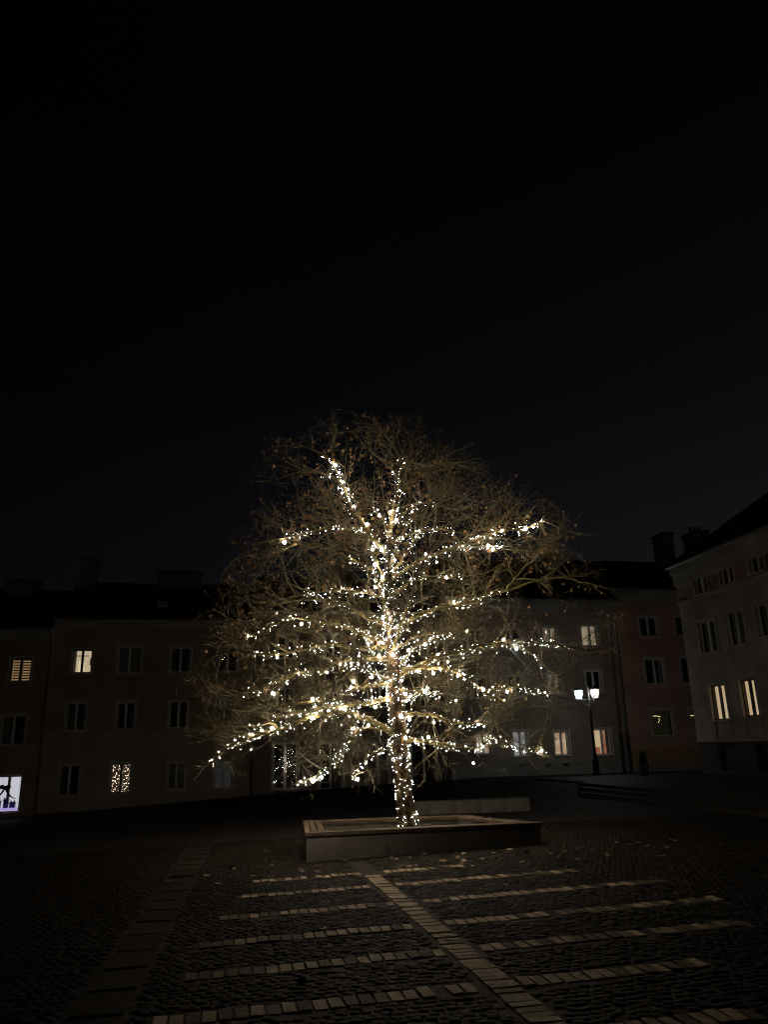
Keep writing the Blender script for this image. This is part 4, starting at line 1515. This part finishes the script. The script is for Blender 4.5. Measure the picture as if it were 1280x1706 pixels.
def tubes(Bp, r0, r1, sides):
    n, k, _ = Bp.shape
    t = np.empty_like(Bp)
    t[:, 1:-1] = Bp[:, 2:] - Bp[:, :-2]
    t[:, 0] = Bp[:, 1] - Bp[:, 0]
    t[:, -1] = Bp[:, -1] - Bp[:, -2]
    t /= np.linalg.norm(t, axis=2)[..., None] + 1e-9
    ref = np.where(np.abs(t[..., 2:3]) < 0.9, np.array([0, 0, 1.0]), np.array([1.0, 0, 0]))
    a_ = np.cross(t, ref)
    a_ /= np.linalg.norm(a_, axis=2)[..., None] + 1e-9
    c_ = np.cross(t, a_)
    r = np.linspace(r0, r1, k)[None, :, None] * rng.uniform(0.8, 1.25, n)[:, None, None]
    Vv = []
    for s in range(sides):
        g = 2 * math.pi * s / sides
        Vv.append(Bp + r * (math.cos(g) * a_ + math.sin(g) * c_))
    Vv = np.stack(Vv, 2).reshape(-1, 3)          # n, k, sides
    base = (np.arange(n)[:, None] * k + np.arange(k - 1)[None]) * sides
    q = []
    for s in range(sides):
        s2 = (s + 1) % sides
        q.append(np.stack([base + s, base + s2, base + sides + s2, base + sides + s], -1))
    return Vv, np.concatenate([x.reshape(-1, 4) for x in q])


allV, allF, off = [], [], 0
for Bp, r0, r1, sd in ((B2, 0.0095, 0.0034, 4), (B3, 0.0042, 0.0022, 3), (B4, 0.0028, 0.0016, 3)):
    v_, f_ = tubes(Bp, r0, r1, sd)
    allV.append(v_)
    allF.append(f_ + off)
    off += len(v_)
o = link('twigs', np_mesh('twigs', np.concatenate(allV), np.concatenate(allF)), M['twig'], tree)
o['kind'] = 'stuff'

# dead leaves still hanging in the crown: folded, lobed, in clumps towards the outer twigs
ends = np.concatenate([B3[:, -1], B4[:, -1]])
x_, y_ = [], []
q_ = ends - CAM
k_ = FPX / (q_ @ fwd)
ex, ey = 640 + k_ * (q_ @ CR), 853 - k_ * (q_ @ CU)
cl = np.array([(460, 765, 50, 1.0), (520, 730, 60, .9), (610, 740, 70, .8), (700, 760, 60, .7), (760, 810, 60, .7), (850, 850, 55, .9), (930, 880, 60, .8),
               (940, 940, 50, .9), (420, 900, 50, .8), (400, 960, 50, .7), (380, 1060, 60, .6), (340, 1110, 60, .35), (600, 850, 60, .7), (640, 720, 60, .8),
               (560, 900, 70, .5), (480, 840, 50, .8), (1035, 1010, 35, .9), (1000, 960, 50, .6), (700, 870, 80, .45), (450, 1000, 80, .35), (330, 1200, 60, .2), (860, 1050, 90, .2)])
wgt = np.full(len(ends), 0.035)
for cx, cy, s, a_ in cl:
    wgt += a_ * np.exp(-((ex - cx) ** 2 + (ey - cy) ** 2) / (2 * s * s))
pick = rng.choice(len(ends), size=1600, replace=False, p=wgt / wgt.sum())
LV, LF = [], []
leaf2d = np.array([(0, 0), (0.35, 0.12), (0.5, 0.45), (0.28, 0.5), (0.3, 0.85), (0, 0.7)])
for n_, i in enumerate(pick):
    p = ends[i]
    s = rnd.uniform(0.045, 0.09)
    ax = np.array([rnd.gauss(0, .5), rnd.gauss(0, .5), -1.0 + rnd.gauss(0, .5)])
    ax /= np.linalg.norm(ax)
    sd = np.cross(ax, [rnd.gauss(0, 1), rnd.gauss(0, 1), rnd.gauss(0, .3)])
    sd /= np.linalg.norm(sd) + 1e-6
    nr = np.cross(ax, sd)
    curl = rnd.uniform(0.15, 0.6)
    i0 = len(LV)
    for (a_, c_) in leaf2d:
        LV.append(p + s * (a_ * sd + c_ * ax + curl * a_ * nr))
    for (a_, c_) in leaf2d[1:5]:
        LV.append(p + s * (-a_ * sd + c_ * ax + curl * a_ * nr))
    for tri in ((0, 1, 2), (0, 2, 3), (0, 3, 5), (3, 4, 5), (0, 7, 6), (0, 8, 7), (0, 5, 8), (8, 5, 9)):
        LF.append([i0 + t for t in tri])
o = link('leaves', np_mesh('leaves', np.array(LV), np.array(LF)), M['leaf'], tree)
o['kind'] = 'stuff'

# ------------------------------------------------------------------ fairy lights on the tree
lights = tag(empty('string_lights', tree_root_p), 'warm white fairy lights wound round the trunk and branches of the tree', 'fairy lights')
BC, BR, wires = [], [], []


def wind(path, rr, f0, f1, step, sag, turns=1.3, r_extra=0.012, fine=False):
    seg = np.linalg.norm(np.diff(path, axis=0), axis=1)
    cum = np.concatenate([[0], np.cumsum(seg)])
    tot = cum[-1]
    s = tot * f0
    ang = rnd.uniform(0, 6.28)
    line = [None] if fine else []
    while s < tot * f1:
        k = min(int(np.searchsorted(cum, s)), len(path) - 1)
        k = max(k, 1)
        t = (s - cum[k - 1]) / max(seg[k - 1], 1e-6)
        p = path[k - 1] * (1 - t) + path[k] * t
        tn = path[k] - path[k - 1]
        tn = tn / np.linalg.norm(tn)
        a_ = np.cross(tn, [0.2, 0.3, 0.93] if abs(tn[2]) < 0.9 else [1, 0, 0])
        a_ /= np.linalg.norm(a_)
        c_ = np.cross(tn, a_)
        ang += turns + rnd.gauss(0, 0.5)
        r_ = rr[k] + r_extra + min(abs(rnd.gauss(0, sag)), 1.7 * sag)
        q = p + r_ * (math.cos(ang) * a_ + math.sin(ang) * c_) + np.array([0, 0, -min(abs(rnd.gauss(0, sag * 0.6)), sag)])
        line.append(q)
        s += step * rnd.expovariate(1.0) * 0.8 + step * 0.2
        if not fine and rnd.random() < 0.05:
            s += rnd.uniform(0.06, 0.2)          # a slack stretch of bare wire
    return line


def add_line(line):
    fine = line and line[0] is None
    if fine:
        line = line[1:]
    for q in line:
        BC.append(q)
        x = rnd.random()
        if fine:
            BR.append(rnd.uniform(0.0026, 0.0048) if x < 0.92 else 0.0075)
            continue
        BR.append(rnd.uniform(0.0016, 0.0028) if x < 0.5 else rnd.uniform(0.0028, 0.0048) if x < 0.84 else (rnd.uniform(0.005, 0.008) if x < 0.955 else rnd.uniform(0.013, 0.029)))  # largest bulbs are oversized to stand in for lens glare
    if len(line) > 2:
        wires.append(line)


for path, rr, lit, dep in limb_paths:
    if lit <= 0.02:
        continue
    near_tr = 0.03
    add_line(wind(path, rr, near_tr, lit, 0.036, 0.028))
    if lit > 0.6 and rr[0] > 0.034:
        add_line(wind(path, rr, near_tr, lit * 0.92, 0.08, 0.085))
# the trunk: a loose spiral low down, dense from the first limbs up
n_t = len(tpts)
f_of = lambda y: np.interp(tp_(660, y)[2], tpts[:, 2], np.linspace(0, 1, n_t))
for rep in range(6):
    add_line(wind(tpts, trad, 0.05, f_of(1240), 0.06, 0.01, turns=1.1, fine=True))
for rep in range(6):
    add_line(wind(tpts, trad, f_of(1255), f_of(1130), 0.045, 0.025, turns=1.4))
for rep in range(5):
    add_line(wind(tpts, trad, f_of(1150), f_of(950), 0.05, 0.025, turns=1.6))
for rep in range(2):
    add_line(wind(tpts, trad, f_of(960), 0.99, 0.05, 0.02, turns=1.6))
BC, BR = np.array(BC), np.array(BR)
print('bulbs', len(BC))
cool = rng.random(len(BC)) < 0.07
order = np.argsort(-BR)
big, rest = order[:300], order[300:]
bulb_me = bpy.data.meshes.new('bulb')
bm = bmesh.new()
bmesh.ops.create_icosphere(bm, subdivisions=2, radius=1.0)
bm.to_mesh(bulb_me)
bm.free()
bulb_me.materials.append(M['bulb'])
bulb_me_c = bulb_me.copy()
bulb_me_c.name = 'cool_bulb'
bulb_me_c.materials.clear()
bulb_me_c.materials.append(M['bulb_cool'])
for i in big:
    o = bpy.data.objects.new('bulb', bulb_me_c if cool[i] else bulb_me)
    COL.objects.link(o)
    o.parent = lights
    o.location = Vector(BC[i] - tree_root_p)
    s = float(BR[i])
    o.scale = (s, s, s * 1.15)
me = bulbs_mesh('small_bulbs', BC[rest], BR[rest])
me.materials.append(M['bulb'])
me.materials.append(M['bulb_cool'])
mi = np.repeat(cool[rest].astype(np.int32), len(ICO_F))
me.polygons.foreach_set('material_index', mi)
o = link('small_bulbs', me, None, lights)
o['kind'] = 'stuff'
WV, WF, off = [], [], 0
for line in wires:
    v_, f_ = tubes(np.array(line)[None], 0.002, 0.002, 3)
    WV.append(v_)
    WF.append(f_ + off)
    off += len(v_)
link('wire', np_mesh('wire', np.concatenate(WV), np.concatenate(WF)), M['wire'], lights)

# ------------------------------------------------------------------ fallen leaves
outline = [(0, -0.12), (0.06, 0), (0.42, -0.06), (0.3, 0.12), (0.62, 0.32), (0.32, 0.36), (0.38, 0.62), (0.14, 0.5), (0, 0.9)]
outline = outline + [(-x, y) for x, y in reversed(outline[1:-1])]


def leaf_mesh(seed):
    rr = random.Random(seed)
    bm = bmesh.new()
    k1, k2 = rr.uniform(0.2, 0.6), rr.uniform(-0.3, 0.4)
    h = lambda x, y: 0.5 * k1 * x * x + 0.3 * k2 * (y - 0.3) ** 2 + rr.gauss(0, 0.03)
    c = bm.verts.new((0, 0.3, 0.02))
    vs = [bm.verts.new((x, y, max(0.0, h(x, y)) + 0.02)) for x, y in outline]
    for i in range(len(vs)):
        bm.faces.new((c, vs[i], vs[(i + 1) % len(vs)]))
    me = bpy.data.meshes.new('fallen_leaf')
    bm.to_mesh(me)
    bm.free()
    me.materials.append(M['fallen'])
    return me


leaf_meshes = [leaf_mesh(i) for i in range(6)]


def drop_leaf(w, u, z, s, lab, grp):
    o = bpy.data.objects.new('fallen_leaf', rnd.choice(leaf_meshes))
    COL.objects.link(o)
    o.location = Vector(P(w, u, z + 0.012))
    o.rotation_euler = (rnd.gauss(0, 0.2), rnd.gauss(0, 0.2), rnd.uniform(0, 6.28))
    o.scale = (s, s, s)
    tag(o, lab, 'leaf', grp)


n = 0
while n < 95:
    w, u = rnd.gauss(2.6, 2.3), rnd.choice((rnd.uniform(10.6, 12.5), rnd.gauss(12.1, 0.6)))
    if not (-0.9 < w < 8 and 9.5 < u < 12.55):
        continue
    drop_leaf(w, u, float(gz(w, u)), rnd.uniform(0.06, 0.125), 'curled brown leaf fallen on the paving round the planter', 'fallen leaves on the paving')
    n += 1
for w, u in ((0.6, 6.35), (1.9, 7.1), (0.9, 7.95), (-0.2, 12.9), (0.3, 13.6), (0.7, 14.2), (5.5, 13.2), (5.9, 13.8), (5.3, 14.0), (6.4, 12.9), (0.1, 12.4), (0.6, 13.1), (3.2, 9.4), (4.1, 8.3)):
    drop_leaf(w, u, float(gz(w, u)), rnd.uniform(0.06, 0.11), 'curled brown leaf fallen on the paving round the planter', 'fallen leaves on the paving')
for w, u in ((4.2, 14.3), (4.45, 13.8), (4.62, 13.3), (1.3, 14.2), (1.38, 13.4), (3.3, 12.72), (4.3, 14.05)):
    drop_leaf(w, u, top_z + 0.004, rnd.uniform(0.06, 0.1), 'dry brown leaf lying on the wooden rim of the planter', 'leaves on the planter rim')
